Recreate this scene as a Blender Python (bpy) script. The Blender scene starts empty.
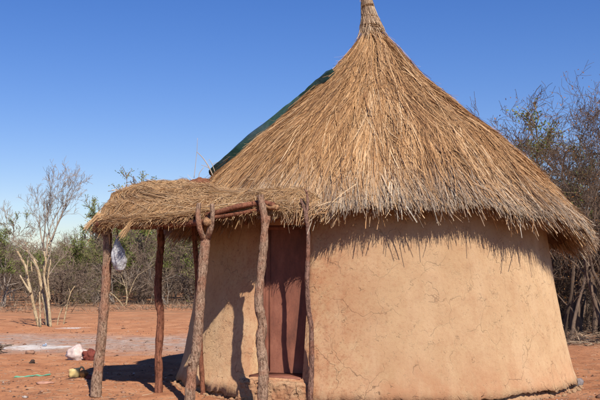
import bpy, math, random
import numpy as np
from mathutils import Vector, Matrix

random.seed(7)
RNG = np.random.default_rng(11)
S = bpy.context.scene
COL = S.collection
rad = math.radians

# ------------------------------------------------------------------ camera
FPX, HZ, HC = 900.0, 276.0, 1.5
PITCH = math.atan((HZ - 200) / FPX)
cam_d = bpy.data.cameras.new('camera')
cam = bpy.data.objects.new('camera', cam_d)
COL.objects.link(cam)
cam.location = (0, 0, HC)
cam.rotation_euler = (rad(90) + PITCH, 0, 0)
cam_d.sensor_width = 36.0
cam_d.lens = 36.0 * FPX / 600.0
cam_d.clip_start = 0.1
cam_d.clip_end = 4000
S.camera = cam


def W(px, py, d):
    """world point seen at (px,py) of the 600x400 photo at distance d along +Y"""
    u, v = (px - 300) / FPX, (200 - py) / FPX
    a = math.cos(PITCH) - v * math.sin(PITCH)
    b = math.sin(PITCH) + v * math.cos(PITCH)
    return Vector((u / a * d, d, HC + b / a * d))


def G(px, py):
    u, v = (px - 300) / FPX, (200 - py) / FPX
    a = math.cos(PITCH) - v * math.sin(PITCH)
    b = math.sin(PITCH) + v * math.cos(PITCH)
    t = -HC / b
    return Vector((u * t, a * t, 0))


# ------------------------------------------------------------------ numpy noise
def _hash(ix, iy, iz, seed):
    h = (ix * 374761393 + iy * 668265263 + iz * 1274126177 + seed * 974634777) & 0xFFFFFFFF
    h = ((h ^ (h >> 13)) * 1274126177) & 0xFFFFFFFF
    h = h ^ (h >> 16)
    return (h & 0xFFFF) / 32767.5 - 1.0


def vnoise(x, y, z=0.0, seed=0):
    x = np.asarray(x, float); y = np.asarray(y, float)
    x, y, z = np.broadcast_arrays(x, y, np.asarray(z, float))
    fx, fy, fz = np.floor(x), np.floor(y), np.floor(z)
    ix, iy, iz = fx.astype(np.int64), fy.astype(np.int64), fz.astype(np.int64)
    tx, ty, tz = x - fx, y - fy, z - fz
    sx, sy, sz = [t * t * (3 - 2 * t) for t in (tx, ty, tz)]
    r = 0
    for dx in (0, 1):
        for dy in (0, 1):
            for dz in (0, 1):
                w = (sx if dx else 1 - sx) * (sy if dy else 1 - sy) * (sz if dz else 1 - sz)
                r = r + w * _hash(ix + dx, iy + dy, iz + dz, seed)
    return r


def fbm(x, y, z=0.0, seed=0, octs=4):
    r, a, f = 0, 1.0, 1.0
    for o in range(octs):
        r = r + a * vnoise(np.asarray(x) * f, np.asarray(y) * f, np.asarray(z) * f, seed + o)
        a *= .5; f *= 2.03
    return r / 1.9


# ------------------------------------------------------------------ mesh helpers
def np_mesh(name, V, F, mats, attrs=None, smooth=False, midx=None):
    """V (n,3); F (m,k) uniform faces or list of such arrays"""
    V = np.asarray(V, np.float32).reshape(-1, 3)
    Fs = F if isinstance(F, list) else [F]
    Fs = [np.asarray(f, np.int32) for f in Fs if len(f)]
    me = bpy.data.meshes.new(name)
    me.vertices.add(len(V)); me.vertices.foreach_set('co', V.ravel())
    nl = sum(f.size for f in Fs); nf = sum(len(f) for f in Fs)
    me.loops.add(nl); me.polygons.add(nf)
    me.loops.foreach_set('vertex_index', np.concatenate([f.ravel() for f in Fs]))
    tot = np.concatenate([np.full(len(f), f.shape[1], np.int32) for f in Fs])
    st = np.concatenate([[0], np.cumsum(tot)[:-1]]).astype(np.int32)
    me.polygons.foreach_set('loop_start', st)
    me.polygons.foreach_set('loop_total', tot)
    if smooth:
        me.polygons.foreach_set('use_smooth', np.ones(nf, bool))
    for m in (mats if isinstance(mats, (list, tuple)) else [mats]):
        me.materials.append(m)
    if midx is not None:
        me.polygons.foreach_set('material_index', np.asarray(midx, np.int32))
    if attrs:
        for k, a in attrs.items():
            at = me.attributes.new(k, 'FLOAT', 'POINT')
            at.data.foreach_set('value', np.asarray(a, np.float32))
    me.update(calc_edges=True)
    me.validate()
    return me


def obj(name, me, parent=None):
    o = bpy.data.objects.new(name, me)
    COL.objects.link(o)
    if parent is not None:
        o.parent = parent
        # meshes are written in world coordinates: cancel the parent's offset
        o.matrix_parent_inverse = Matrix.Translation(-Vector(parent.location))
    return o


def tag(o, label=None, cat=None, group=None, kind=None):
    if label: o['label'] = label
    if cat: o['category'] = cat
    if group: o['group'] = group
    if kind: o['kind'] = kind
    return o


def empty(name, loc, label, cat, group=None):
    o = bpy.data.objects.new(name, None)
    o.empty_display_size = .2
    COL.objects.link(o)
    o.location = loc
    return tag(o, label, cat, group)


class MB:
    def __init__(s):
        s.V = []; s.F4 = []; s.F3 = []; s.n = 0; s.A = []

    def add(s, V, F4=None, F3=None, a=0.0):
        V = np.asarray(V, float).reshape(-1, 3)
        s.V.append(V)
        s.A.append(np.broadcast_to(np.asarray(a, float), (len(V),)))
        if F4 is not None and len(F4): s.F4.append(np.asarray(F4, int) + s.n)
        if F3 is not None and len(F3): s.F3.append(np.asarray(F3, int) + s.n)
        s.n += len(V)

    def box(s, c, size, R=None, a=0.0):
        x, y, z = [q / 2 for q in size]
        V = np.array([[i * x, j * y, k * z] for i in (-1, 1) for j in (-1, 1) for k in (-1, 1)])
        if R is not None: V = V @ np.array(R).T
        V = V + np.array(c)
        s.add(V, [[0, 1, 3, 2], [4, 6, 7, 5], [0, 4, 5, 1], [2, 3, 7, 6], [0, 2, 6, 4], [1, 5, 7, 3]], a=a)

    def tube(s, pts, rs, n=8, cap=True, rough=0.0, seed=0, a=0.0):
        P = np.asarray(pts, float); K = len(P)
        rs = np.broadcast_to(np.asarray(rs, float), (K,))
        T = np.gradient(P, axis=0)
        T /= np.linalg.norm(T, axis=1)[:, None] + 1e-9
        ref = np.array([0.0, 0, 1]) if abs(T[:, 2]).mean() < .8 else np.array([0.0, 1, 0])
        A = np.cross(T, ref); A /= np.linalg.norm(A, axis=1)[:, None] + 1e-9
        B = np.cross(T, A)
        th = np.linspace(0, 2 * math.pi, n, endpoint=False)
        c, sn = np.cos(th), np.sin(th)
        R = rs[:, None] * np.ones(n)[None]
        if rough:
            kk = np.linalg.norm(np.diff(P, axis=0, prepend=P[:1]), axis=1).cumsum()
            R = R * (1 + rough * fbm(c[None] * 2.3 + 7, sn[None] * 2.3, kk[:, None] * 5, seed, 3)
                     + rough * .6 * vnoise(c[None] * 6 + 3, sn[None] * 6, kk[:, None] * 30, seed + 5))
        V = P[:, None] + R[..., None] * (A[:, None] * c[None, :, None] + B[:, None] * sn[None, :, None])
        i = np.arange(K - 1)[:, None] * n; j = np.arange(n)[None]; j2 = (j + 1) % n
        F = np.stack([i + j, i + j2, i + n + j2, i + n + j], -1).reshape(-1, 4)
        V = V.reshape(-1, 3); F3 = []
        if cap:
            V = np.vstack([V, P[0], P[-1]])
            e = (K - 1) * n
            F3 = [[K * n, (q + 1) % n, q] for q in range(n)] + [[K * n + 1, e + q, e + (q + 1) % n] for q in range(n)]
        s.add(V, F, F3, a=a)

    def grid(s, P, closed=False, a=0.0, flip=False):
        P = np.asarray(P, float); K, n = P.shape[:2]
        jn = n if closed else n - 1
        i = np.arange(K - 1)[:, None] * n; j = np.arange(jn)[None]; j2 = (j + 1) % n
        F = np.stack([i + j, i + j2, i + n + j2, i + n + j], -1).reshape(-1, 4)
        if flip: F = F[:, ::-1]
        aa = a if np.isscalar(a) else np.asarray(a).reshape(-1)
        s.add(P.reshape(-1, 3), F, a=aa)

    def lump(s, c, size, seed=0, amp=.3, n=10, a=0.0, R=None, freq=1.6):
        """noisy closed rock/cloth shape"""
        K = max(5, n // 2 + 1)
        ph = np.linspace(0.02, math.pi - .02, K)[:, None]; th = np.linspace(0, 2 * math.pi, n, endpoint=False)[None]
        D = np.stack([np.sin(ph) * np.cos(th), np.sin(ph) * np.sin(th), np.cos(ph) + 0 * th], -1)
        r = 1 + amp * fbm(D[..., 0] * freq + seed * 3.1, D[..., 1] * freq, D[..., 2] * freq, seed, 3)
        P = D * r[..., None] * np.array(size) / 2
        if R is not None: P = P @ np.array(R).T
        s.grid(P + np.array(c), closed=True, a=a)

    def mesh(s, name, mats, smooth=False, attr='rnd'):
        F = []
        if s.F4: F.append(np.concatenate(s.F4))
        if s.F3: F.append(np.concatenate(s.F3))
        return np_mesh(name, np.concatenate(s.V), F, mats, {attr: np.concatenate(s.A)}, smooth)

    def build(s, name, mats, parent=None, smooth=False):
        return obj(name, s.mesh(name, mats, smooth), parent)


def strips(C, N, w, rnd, taper=.5, roll=None):
    """ribbon straws: C (n,K,3) centre lines, N (n,3) face normals, w (n,)"""
    n, K = C.shape[:2]
    T = C[:, -1] - C[:, 0]
    T /= np.linalg.norm(T, axis=1)[:, None] + 1e-9
    side = np.cross(T, N); side /= np.linalg.norm(side, axis=1)[:, None] + 1e-9
    if roll is not None:
        up = np.cross(side, T)
        side = side * np.cos(roll)[:, None] + up * np.sin(roll)[:, None]
    wk = np.linspace(1, taper, K)[None, :, None] * (w / 2)[:, None, None]
    L = C - side[:, None] * wk; R = C + side[:, None] * wk
    V = np.stack([L, R], 2).reshape(-1, 3)
    b = np.arange(n)[:, None] * (2 * K) + np.arange(K - 1)[None] * 2
    F = np.stack([b, b + 1, b + 3, b + 2], -1).reshape(-1, 4)
    A = np.repeat(rnd, 2 * K)
    return V, F, A


def catmull(pts, per=6):
    P = [np.array(p, float) for p in pts]
    P = [2 * P[0] - P[1]] + P + [2 * P[-1] - P[-2]]
    out = []
    for i in range(1, len(P) - 2):
        for k in range(per):
            t = k / per
            p0, p1, p2, p3 = P[i - 1], P[i], P[i + 1], P[i + 2]
            out.append(.5 * ((2 * p1) + (-p0 + p2) * t + (2 * p0 - 5 * p1 + 4 * p2 - p3) * t * t + (-p0 + 3 * p1 - 3 * p2 + p3) * t ** 3))
    out.append(P[-2])
    return np.array(out)


# ------------------------------------------------------------------ materials
class NM:
    def __init__(s, name, rough=.9, spec=.2, diff=0.0):
        s.m = bpy.data.materials.new(name); s.m.use_nodes = True
        s.nt = s.m.node_tree; s.b = s.nt.nodes['Principled BSDF']
        s.b.inputs['Roughness'].default_value = rough
        s.b.inputs['Specular IOR Level'].default_value = spec
        if diff: s.b.inputs['Diffuse Roughness'].default_value = diff
        s.tc = s.nt.nodes.new('ShaderNodeTexCoord').outputs['Object']

    def node(s, t, **k):
        n = s.nt.nodes.new(t)
        for a, v in k.items():
            if a.startswith('i_'):
                n.inputs[a[2:].replace('_', ' ')].default_value = v
            else: setattr(n, a, v)
        return n

    def ln(s, a, b): s.nt.links.new(a, b)

    def mapping(s, scale=(1, 1, 1), loc=(0, 0, 0), src=None):
        n = s.node('ShaderNodeMapping')
        n.inputs['Scale'].default_value = scale; n.inputs['Location'].default_value = loc
        s.ln(src or s.tc, n.inputs['Vector']); return n.outputs[0]

    def noise(s, scale, detail=4, rough=.55, vec=None, dist=0):
        n = s.node('ShaderNodeTexNoise')
        n.inputs['Scale'].default_value = scale; n.inputs['Detail'].default_value = detail
        n.inputs['Roughness'].default_value = rough; n.inputs['Distortion'].default_value = dist
        s.ln(vec or s.tc, n.inputs['Vector']); return n.outputs['Fac']

    def ramp(s, fac, stops):
        n = s.node('ShaderNodeValToRGB'); e = n.color_ramp.elements
        while len(e) < len(stops): e.new(.5)
        for q, (p, c) in zip(e, stops):
            q.position = p
            q.color = (c, c, c, 1) if not hasattr(c, '__len__') else (*c, 1)
        s.ln(fac, n.inputs[0]); return n.outputs[0]

    def mix(s, fac, a, b, mode='MIX'):
        n = s.node('ShaderNodeMix', data_type='RGBA', blend_type=mode)
        for v, i in ((fac, 0), (a, 6), (b, 7)):
            if hasattr(v, 'is_linked') or hasattr(v, 'links'): s.ln(v, n.inputs[i])
            elif hasattr(v, '__len__'): n.inputs[i].default_value = (*v, 1)
            else: n.inputs[i].default_value = v
        return n.outputs[2]

    def math(s, op, a, b=0.0, clamp=False):
        n = s.node('ShaderNodeMath', operation=op, use_clamp=clamp)
        for v, i in ((a, 0), (b, 1)):
            if hasattr(v, 'links'): s.ln(v, n.inputs[i])
            else: n.inputs[i].default_value = v
        return n.outputs[0]

    def attr(s, name='rnd'):
        n = s.node('ShaderNodeAttribute', attribute_name=name); return n.outputs['Fac']

    def bump(s, h, strength=.5, dist=.01, prev=None):
        n = s.node('ShaderNodeBump'); n.inputs['Strength'].default_value = strength
        n.inputs['Distance'].default_value = dist
        s.ln(h, n.inputs['Height'])
        if prev is not None: s.ln(prev, n.inputs['Normal'])
        return n.outputs[0]

    def out(s, col=None, nrm=None):
        if col is not None:
            if hasattr(col, 'links'): s.ln(col, s.b.inputs['Base Color'])
            else: s.b.inputs['Base Color'].default_value = (*col, 1)
        if nrm is not None: s.ln(nrm, s.b.inputs['Normal'])
        return s.m


def mat_mud(name='mud_plaster', tone=1.0, footing=False):
    m = NM(name, .95, .1, 1.0)
    big = m.noise(.9, 4); mid = m.noise(5, 5, .6); fine = m.noise(60, 4, .7)
    c = m.ramp(big, [(.3, (.57 * tone, .365 * tone, .195 * tone)), (.7, (.66 * tone, .45 * tone, .255 * tone))])
    c = m.mix(m.math('MULTIPLY', m.ramp(mid, [(.45, 0.), (.75, 1.)]), .35), c, (.46 * tone, .23 * tone, .115 * tone))
    # reddish rubbed earth beside the door and near the ground
    sep = m.node('ShaderNodeSeparateXYZ'); m.ln(m.tc, sep.inputs[0])
    dx = m.math('ABSOLUTE', m.math('SUBTRACT', sep.outputs[0], -.1))
    red = m.math('SUBTRACT', 1.0, m.math('MULTIPLY', dx, .85), True)
    low = m.math('SUBTRACT', 1.0, m.math('MULTIPLY', sep.outputs[2], 1.6), True)
    patch = m.ramp(m.noise(2.6, 5, .65), [(.36, 0.), (.56, 1.)])
    rf = m.math('MULTIPLY', m.math('MAXIMUM', m.math('MULTIPLY', red, .75), m.math('MULTIPLY', low, .55)), patch)
    c = m.mix(rf, c, (.50 * tone, .20 * tone, .095 * tone))
    spk = m.ramp(m.noise(26, 4, .75), [(.50, 0.), (.62, 1.)])
    c = m.mix(m.math('MULTIPLY', m.math('MULTIPLY', spk, m.math('ADD', .22, m.math('MULTIPLY', red, .7))), .8), c, (.40 * tone, .165 * tone, .08 * tone))
    c = m.mix(m.math('MULTIPLY', m.ramp(m.noise(3, 5, .6, m.mapping((1, 1, .25))), [(.5, 0.), (.75, 1.)]), .35), c, (.72 * tone, .52 * tone, .32 * tone))
    # fibres of chopped grass and small dark bits in the mud
    v = m.mapping((14, 14, 60)); sp = m.ramp(m.noise(3.0, 2, .5, v), [(.70, 0.), (.74, 1.)])
    c = m.mix(m.math('MULTIPLY', sp, .55), c, (.25, .13, .07))
    # drying cracks
    def cracks(scale, warp, wid, msc, m0, seed):
        wv = m.node('ShaderNodeTexNoise'); wv.inputs['Scale'].default_value = warp; wv.inputs['Detail'].default_value = 3
        m.ln(m.mapping((1, 1, 1), (seed, 0, 0)), wv.inputs['Vector'])
        add = m.node('ShaderNodeVectorMath', operation='MULTIPLY_ADD')
        m.ln(wv.outputs['Color'], add.inputs[0]); add.inputs[1].default_value = (.28, .28, .28); m.ln(m.mapping((1, 1, .7), (0, seed, 0)), add.inputs[2])
        vo = m.node('ShaderNodeTexVoronoi', feature='DISTANCE_TO_EDGE'); vo.inputs['Scale'].default_value = scale
        m.ln(add.outputs[0], vo.inputs['Vector'])
        ln_ = m.ramp(vo.outputs['Distance'], [(0., 1.), (wid, 0.)])
        mk = m.ramp(m.noise(msc, 3, .6, m.mapping((1, 1, 1), (seed * 3, 1, 0))), [(m0, 0.), (m0 + .07, 1.)])
        return m.math('MULTIPLY', ln_, mk)
    lowm = m.math('ADD', .55, m.math('MULTIPLY', low, .6), True)
    k1 = m.math('MULTIPLY', cracks(2.6, 4, .012, 2.6, .47, 4.2), lowm)
    k2 = m.math('MULTIPLY', cracks(7.0, 9, .026, 6.5, .545, 9.7), .8)
    k3 = m.math('MULTIPLY', cracks(13., 14, .035, 9.0, .58, 15.1), .6)
    k2 = m.math('MAXIMUM', k2, k3)
    k = m.math('MAXIMUM', k1, k2)
    c = m.mix(m.math('MULTIPLY', k, .75), c, (.17, .09, .05))
    pit = m.ramp(m.noise(19, 3, .6), [(.66, 0.), (.74, 1.)])
    c = m.mix(m.math('MULTIPLY', pit, .35), c, (.36 * tone, .19 * tone, .10 * tone))
    mid = m.math('SUBTRACT', mid, m.math('MULTIPLY', pit, .5))
    h = m.math('SUBTRACT', m.math('ADD', m.math('MULTIPLY', mid, .8), m.math('MULTIPLY', fine, .25)), m.math('MULTIPLY', k, .6))
    n = m.bump(h, .5 if not footing else 1.0, .05)
    return m.out(c, n)


def mat_straw(name, cols, grey=(.40, .325, .245), use_grey=True, bright=1.0):
    m = NM(name, .75, .25)
    a = m.attr('rnd')
    st = [(i / (len(cols) - 1), tuple(q * bright for q in c)) for i, c in enumerate(cols)]
    c = m.ramp(a, st)
    n = m.noise(1.3, 4, .6)
    c = m.mix(m.math('MULTIPLY', m.ramp(n, [(.4, 0.), (.7, 1.)]), .4), c, (.30 * bright, .165 * bright, .075 * bright))
    if use_grey:
        g = m.attr('grey')
        c = m.mix(g, c, m.ramp(a, [(0., tuple(.45 * q for q in grey)), (.5, grey), (1., tuple(min(.6, 1.6 * q) for q in grey))]))
    return m.out(c)


def mat_bark(name, c1, c2, c3, zs=.18, sc=40, bump=.8):
    m = NM(name, .9, .15)
    v = m.mapping((1, 1, zs))
    n = m.noise(sc, 5, .65, v, .4); p = m.noise(3.5, 4, .6); q = m.noise(sc * 1.3, 4, .7, m.mapping((1, 1, .5)))
    c = m.ramp(n, [(.36, c1), (.56, c2)])
    c = m.mix(m.ramp(p, [(.46, 0.), (.60, .8)]), c, c3)
    c = m.mix(m.math('MULTIPLY', m.ramp(q, [(.52, 0.), (.62, 1.)]), .75), c, tuple(k * .35 for k in c1))
    c = m.mix(m.math('MULTIPLY', m.ramp(q, [(.34, 1.), (.42, 0.)]), .5), c, tuple(min(.7, k * 1.35) for k in c2))
    h = m.math('ADD', n, m.math('MULTIPLY', q, -1.0))
    return m.out(c, m.bump(h, bump, .03))


def mat_plain(name, c, var=.25, sc=20, rough=.8, spec=.3, bump=.2, rnd=0.0):
    m = NM(name, rough, spec)
    n = m.noise(sc, 4, .6)
    col = m.ramp(n, [(.3, tuple(q * (1 - var) for q in c)), (.7, tuple(min(1, q * (1 + var)) for q in c))])
    if rnd:
        col = m.mix(m.math('MULTIPLY', m.attr('rnd'), rnd), col, tuple(q * .35 for q in c))
    return m.out(col, m.bump(n, bump, .01))


M = {}
M['mud'] = mat_mud()
M['mud_foot'] = mat_mud('crumbled_mud', .85, True)
STRAW = [(.085, .034, .013), (.28, .13, .05), (.53, .28, .115), (.68, .40, .185), (.84, .59, .34)]
M['straw'] = mat_straw('thatch_straw', STRAW)
M['straw_gold'] = mat_straw('porch_straw', [(.10, .042, .018), (.33, .16, .068), (.54, .30, .13), (.67, .41, .19), (.80, .57, .32)], (.30, .25, .19))
M['thatch_base'] = mat_plain('thatch_underlayer', (.17, .085, .038), .4, 40, .95, .1, .8)
M['bark'] = mat_bark('grey_brown_bark', (.21, .11, .065), (.50, .32, .21), (.42, .19, .11), .22, 45)
M['bark_red'] = mat_bark('peeled_reddish_wood', (.14, .05, .03), (.32, .125, .07), (.20, .075, .04), .1, 30, .5)
M['bark_thin'] = mat_bark('thin_pole_bark', (.14, .07, .05), (.36, .20, .14), (.36, .145, .08))
M['log_end'] = mat_plain('cut_log_wood', (.34, .18, .09), .6, 34, .9, .1, .8)
M['wood_dry'] = mat_bark('bleached_wood', (.34, .24, .13), (.60, .45, .27), (.46, .30, .16), .1, 20, .3)
M['twig_grey'] = mat_plain('grey_twigs', (.31, .215, .15), .3, 1.5, .9, .1, 0, .6)
M['twig_pale'] = mat_plain('pale_twigs', (.46, .35, .25), .3, 1.5, .9, .1, 0, .4)
M['twig_dark'] = mat_plain('dark_twigs', (.19, .125, .085), .3, 2.0, .9, .1, 0, .6)
M['trunk_grey'] = mat_bark('grey_tree_bark', (.16, .12, .09), (.36, .29, .23), (.26, .19, .14), .2, 12, .3)
M['leaf_brown'] = mat_plain('dry_orange_leaves', (.34, .15, .05), .4, 3, .8, .1, 0, .5)


def mat_leaf(name, c):
    m = NM(name, .6, .3)
    col = m.ramp(m.attr('rnd'), [(0., tuple(q * .5 for q in c)), (.5, c), (1., tuple(min(1, q * 1.6) for q in c))])
    m.ln(col, m.b.inputs['Base Color'])
    tr = m.node('ShaderNodeBsdfTranslucent'); m.ln(col, tr.inputs[0])
    mx = m.node('ShaderNodeMixShader'); mx.inputs[0].default_value = .35
    o = m.nt.nodes['Material Output']
    m.ln(m.b.outputs[0], mx.inputs[1]); m.ln(tr.outputs[0], mx.inputs[2]); m.ln(mx.outputs[0], o.inputs[0])
    return m.m


M['leaf_green'] = mat_leaf('green_leaves', (.27, .31, .07))
M['leaf_dull'] = mat_leaf('dull_olive_leaves', (.26, .25, .08))


def mat_rust():
    m = NM('rusty_metal', .7, .35)
    v = m.mapping((1, 1, .35))
    a = m.noise(5, 6, .7, v); b = m.noise(45, 4, .7)
    c = m.ramp(a, [(.25, (.11, .042, .028)), (.5, (.25, .088, .052)), (.75, (.38, .15, .09))])
    c = m.mix(m.math('MULTIPLY', m.ramp(b, [(.55, 0.), (.7, 1.)]), .5), c, (.10, .045, .03))
    return m.out(c, m.bump(b, .25, .004))


M['rust'] = mat_rust()
M['iron'] = mat_plain('dark_iron', (.06, .035, .028), .3, 40, .6, .4)


def mat_ground():
    m = NM('red_sand', .95, .08, 1.0)
    big = m.noise(.22, 5, .6); mid = m.noise(1.6, 6, .65); fine = m.noise(22, 6, .75)
    c = m.ramp(mid, [(.28, (.36, .145, .07)), (.5, (.52, .23, .11)), (.72, (.62, .32, .17))])
    c = m.mix(m.math('MULTIPLY', m.ramp(fine, [(.48, 0.), (.68, 1.)]), .5), c, (.28, .115, .062))
    c = m.mix(m.math('MULTIPLY', m.ramp(m.noise(4.5, 5, .7), [(.5, 0.), (.62, 1.)]), .35), c, (.36, .155, .085))
    sep = m.node('ShaderNodeSeparateXYZ'); m.ln(m.tc, sep.inputs[0])
    Y = sep.outputs[1]; X = sep.outputs[0]
    # farther yard: duller, dry-grass brown
    far = m.math('MULTIPLY', m.math('SUBTRACT', Y, 24.0), .05, True)
    c = m.mix(m.math('MULTIPLY', m.math('MULTIPLY', far, m.ramp(m.noise(.7, 5, .6, m.mapping((.35, 1.2, 1))), [(.36, 0.), (.58, 1.)])), .85), c, (.24, .145, .085))
    # leaf litter under the thorn trees on the right
    lx = m.math('MULTIPLY', m.math('SUBTRACT', X, m.math('MULTIPLY', Y, .24)), 2.0, True)
    ly = m.math('MULTIPLY', m.math('SUBTRACT', Y, 18.6), .5, True)
    lt = m.math('MULTIPLY', m.math('MULTIPLY', lx, ly), m.ramp(m.noise(1.4, 5, .65, m.mapping((.5, 1.5, 1))), [(.35, 0.), (.52, 1.)]))
    c = m.mix(m.math('MULTIPLY', lt, .85), c, (.13, .085, .055))
    # grey ash track
    wob = m.math('MULTIPLY', m.math('SUBTRACT', m.noise(.35, 4, .6), .5), 5.0)
    d = m.math('ABSOLUTE', m.math('SUBTRACT', m.math('ADD', Y, wob), 20.4))
    band = m.math('SUBTRACT', 1.0, m.math('MULTIPLY', m.math('SUBTRACT', d, 1.4), .45), True)
    notr = m.math('SUBTRACT', 1.0, m.math('MULTIPLY', m.math('SUBTRACT', X, 1.0), .4), True)
    ash = m.math('MULTIPLY', m.math('MULTIPLY', band, notr), m.ramp(m.noise(1.3, 9, .8), [(.36, .05), (.56, 1.)]))
    c = m.mix(m.math('MULTIPLY', ash, .8), c, m.ramp(m.noise(6, 5, .7), [(.32, (.26, .20, .165)), (.68, (.54, .48, .43))]))

    def white(cx, cy, rx, ry):
        ax = m.math('DIVIDE', m.math('SUBTRACT', X, cx), rx); ay = m.math('DIVIDE', m.math('SUBTRACT', Y, cy), ry)
        r = m.math('ADD', m.math('MULTIPLY', ax, ax), m.math('MULTIPLY', ay, ay))
        r = m.math('ADD', r, m.math('MULTIPLY', m.math('SUBTRACT', m.noise(3.5, 6, .75), .5), 5.0))
        return m.math('SUBTRACT', 1.0, r, True)
    p1, p2, p3 = G(34, 347), G(62, 346), G(70, 328)
    wsum = m.math('MAXIMUM', white(p1.x, p1.y, .75, .8), m.math('MAXIMUM', white(p2.x, p2.y, .45, .35), white(p3.x, p3.y, .5, .5)))
    c = m.mix(m.math('MULTIPLY', m.ramp(wsum, [(.0, 0.), (.9, 1.)]), .8), c, (.72, .67, .62))
    h = m.math('ADD', m.math('MULTIPLY', m.noise(7, 5, .6), 1.0), m.math('MULTIPLY', fine, .5))
    # trampled hollows
    vo = m.node('ShaderNodeTexVoronoi', feature='SMOOTH_F1'); vo.inputs['Scale'].default_value = 3.3
    m.ln(m.mapping((1, .8, 1)), vo.inputs['Vector'])
    h = m.math('ADD', h, m.math('MULTIPLY', vo.outputs['Distance'], 1.2))
    return m.out(c, m.bump(h, .9, .09))


M['ground'] = mat_ground()

# ------------------------------------------------------------------ ground
def gz(x, y):
    x = np.asarray(x, float); y = np.asarray(y, float)
    f = np.clip((70 - y) / 30, 0, 1)
    return (.030 * fbm(x * .9, y * .9, 0, 3) + .018 * fbm(x * 3.4, y * 3.4, 0, 8, 5) - .03 * np.clip(vnoise(x * 5.5, y * 4.2, 0, 17) - .35, 0, .4)) * f


def gpos(px, py, dz=0.0):
    p = G(px, py)
    return np.array([p.x, p.y, float(gz(p.x, p.y)) + dz])


xs = np.concatenate([[-900, -400, -150, -60, -30], np.arange(-18, -6, .12), np.arange(-6, 6.5, .045), np.arange(6.5, 14.01, .12), [20, 30, 60, 150, 400, 900]])
ys = np.concatenate([[-200, -20, 2, 6], np.arange(8.5, 16, .045), np.arange(16, 32, .14), np.arange(32, 75, .6), [80, 100, 140, 200, 400, 900, 2500]])
X, Y = np.meshgrid(xs, ys)
mb = MB(); mb.grid(np.stack([X, Y, gz(X, Y)], -1))
tag(mb.build('ground', M['ground'], smooth=True), kind='structure')

# ------------------------------------------------------------------ the hut
CX, CY = 1.08, 13.4
PHD = rad(-30.6); HWD = rad(8.0)
DZ0, DZ1 = .27, 2.14
hut = empty('mud_hut', (CX, CY, 0), 'round mud-walled hut with a tall pointed grass roof, standing in the red yard', 'hut')

WR = [(0, 2.885), (.1, 2.84), (.24, 2.80), (.6, 2.73), (1.16, 2.65), (1.5, 2.59), (1.94, 2.52), (2.6, 2.43)]


_wc = np.polyfit([a for a, b in WR], [b for a, b in WR], 3)


def wall_r(z): return np.polyval(_wc, z) + .035 * np.exp(-np.maximum(np.asarray(z), 0) / .12)


def wall_pt(ph, z, extra=0.0):
    ph = np.asarray(ph, float); z = np.asarray(z, float)
    x0, y0 = np.sin(ph), -np.cos(ph)
    r = wall_r(z) + .025 * fbm(x0 * 2.2, y0 * 2.2, z * 1.4, 21, 4) + .010 * fbm(x0 * 9, y0 * 9, z * 5, 33, 4)
    # rounding towards the door opening
    dz = np.maximum(np.maximum(DZ0 - z, z - DZ1), 0)
    dp = np.maximum(np.abs(ph - PHD) - HWD, 0) * 2.7
    dd = np.sqrt(dz ** 2 + dp ** 2)
    r = r - .05 * np.exp(-(dd / .045) ** 1.5) + extra
    return np.stack([CX + r * x0, CY + r * y0, z + 0 * x0], -1)


ph_l = np.unique(np.round(np.concatenate([np.radians(np.arange(-180, -100, 2)), np.radians(np.arange(-100, 110, .5)), np.radians(np.arange(110, 180.1, 2)),
                                 PHD + np.linspace(-HWD, HWD, 9), [PHD - HWD - .005, PHD + HWD + .005, PHD - HWD - .012, PHD + HWD + .012]]), 6))
ph_l = np.array([q for k, q in enumerate(ph_l) if k == 0 or q - ph_l[k - 1] > .0008])
zz = np.unique(np.round(np.concatenate([np.arange(.18, 2.66, .04), [DZ0, DZ1]]), 3))
zz = np.array([q for q in zz if q in (DZ0, DZ1) or min(abs(q - DZ0), abs(q - DZ1)) > .012])
PH, ZZ = np.meshgrid(ph_l, zz)
zb = .03 + .09 * np.abs(fbm(np.sin(ph_l) * 6, np.cos(ph_l) * 6, 0, 41, 3)) + .05 * np.abs(fbm(np.sin(ph_l) * 34, np.cos(ph_l) * 34, 0, 43, 4))
zb = np.where(np.abs(ph_l - PHD) < .25, .02, np.minimum(zb, .15))
Zv = ZZ.copy(); 
# lowest row follows a ragged broken edge, then folds in under the plaster
rowb = zb[None]
Zall = np.vstack([rowb, ZZ]); Pall = np.vstack([ph_l[None], PH])
P = wall_pt(Pall, Zall)
under = wall_pt(ph_l, zb, -.13); under[:, 2] = zb + .02
P = np.concatenate([under[None], P], 0)
K, n = P.shape[:2]
i = np.arange(K - 1)[:, None] * n; j = np.arange(n - 1)[None]
F = np.stack([i + j, i + j + 1, i + n + j + 1, i + n + j], -1)
zc = np.concatenate([[0], Zall[:, 0]]); zmid = (zc[:-1] + zc[1:]) / 2; pm = (ph_l[:-1] + ph_l[1:]) / 2
hole = ((zmid > DZ0) & (zmid < DZ1))[:, None] & (np.abs(pm - PHD) < HWD)[None]
F = F[~hole]
mb = MB(); mb.add(P.reshape(-1, 3), F)
# reveals of the doorway
nd = np.array([math.sin(PHD), -math.cos(PHD), 0]); td = np.array([math.cos(PHD), math.sin(PHD), 0])
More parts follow.
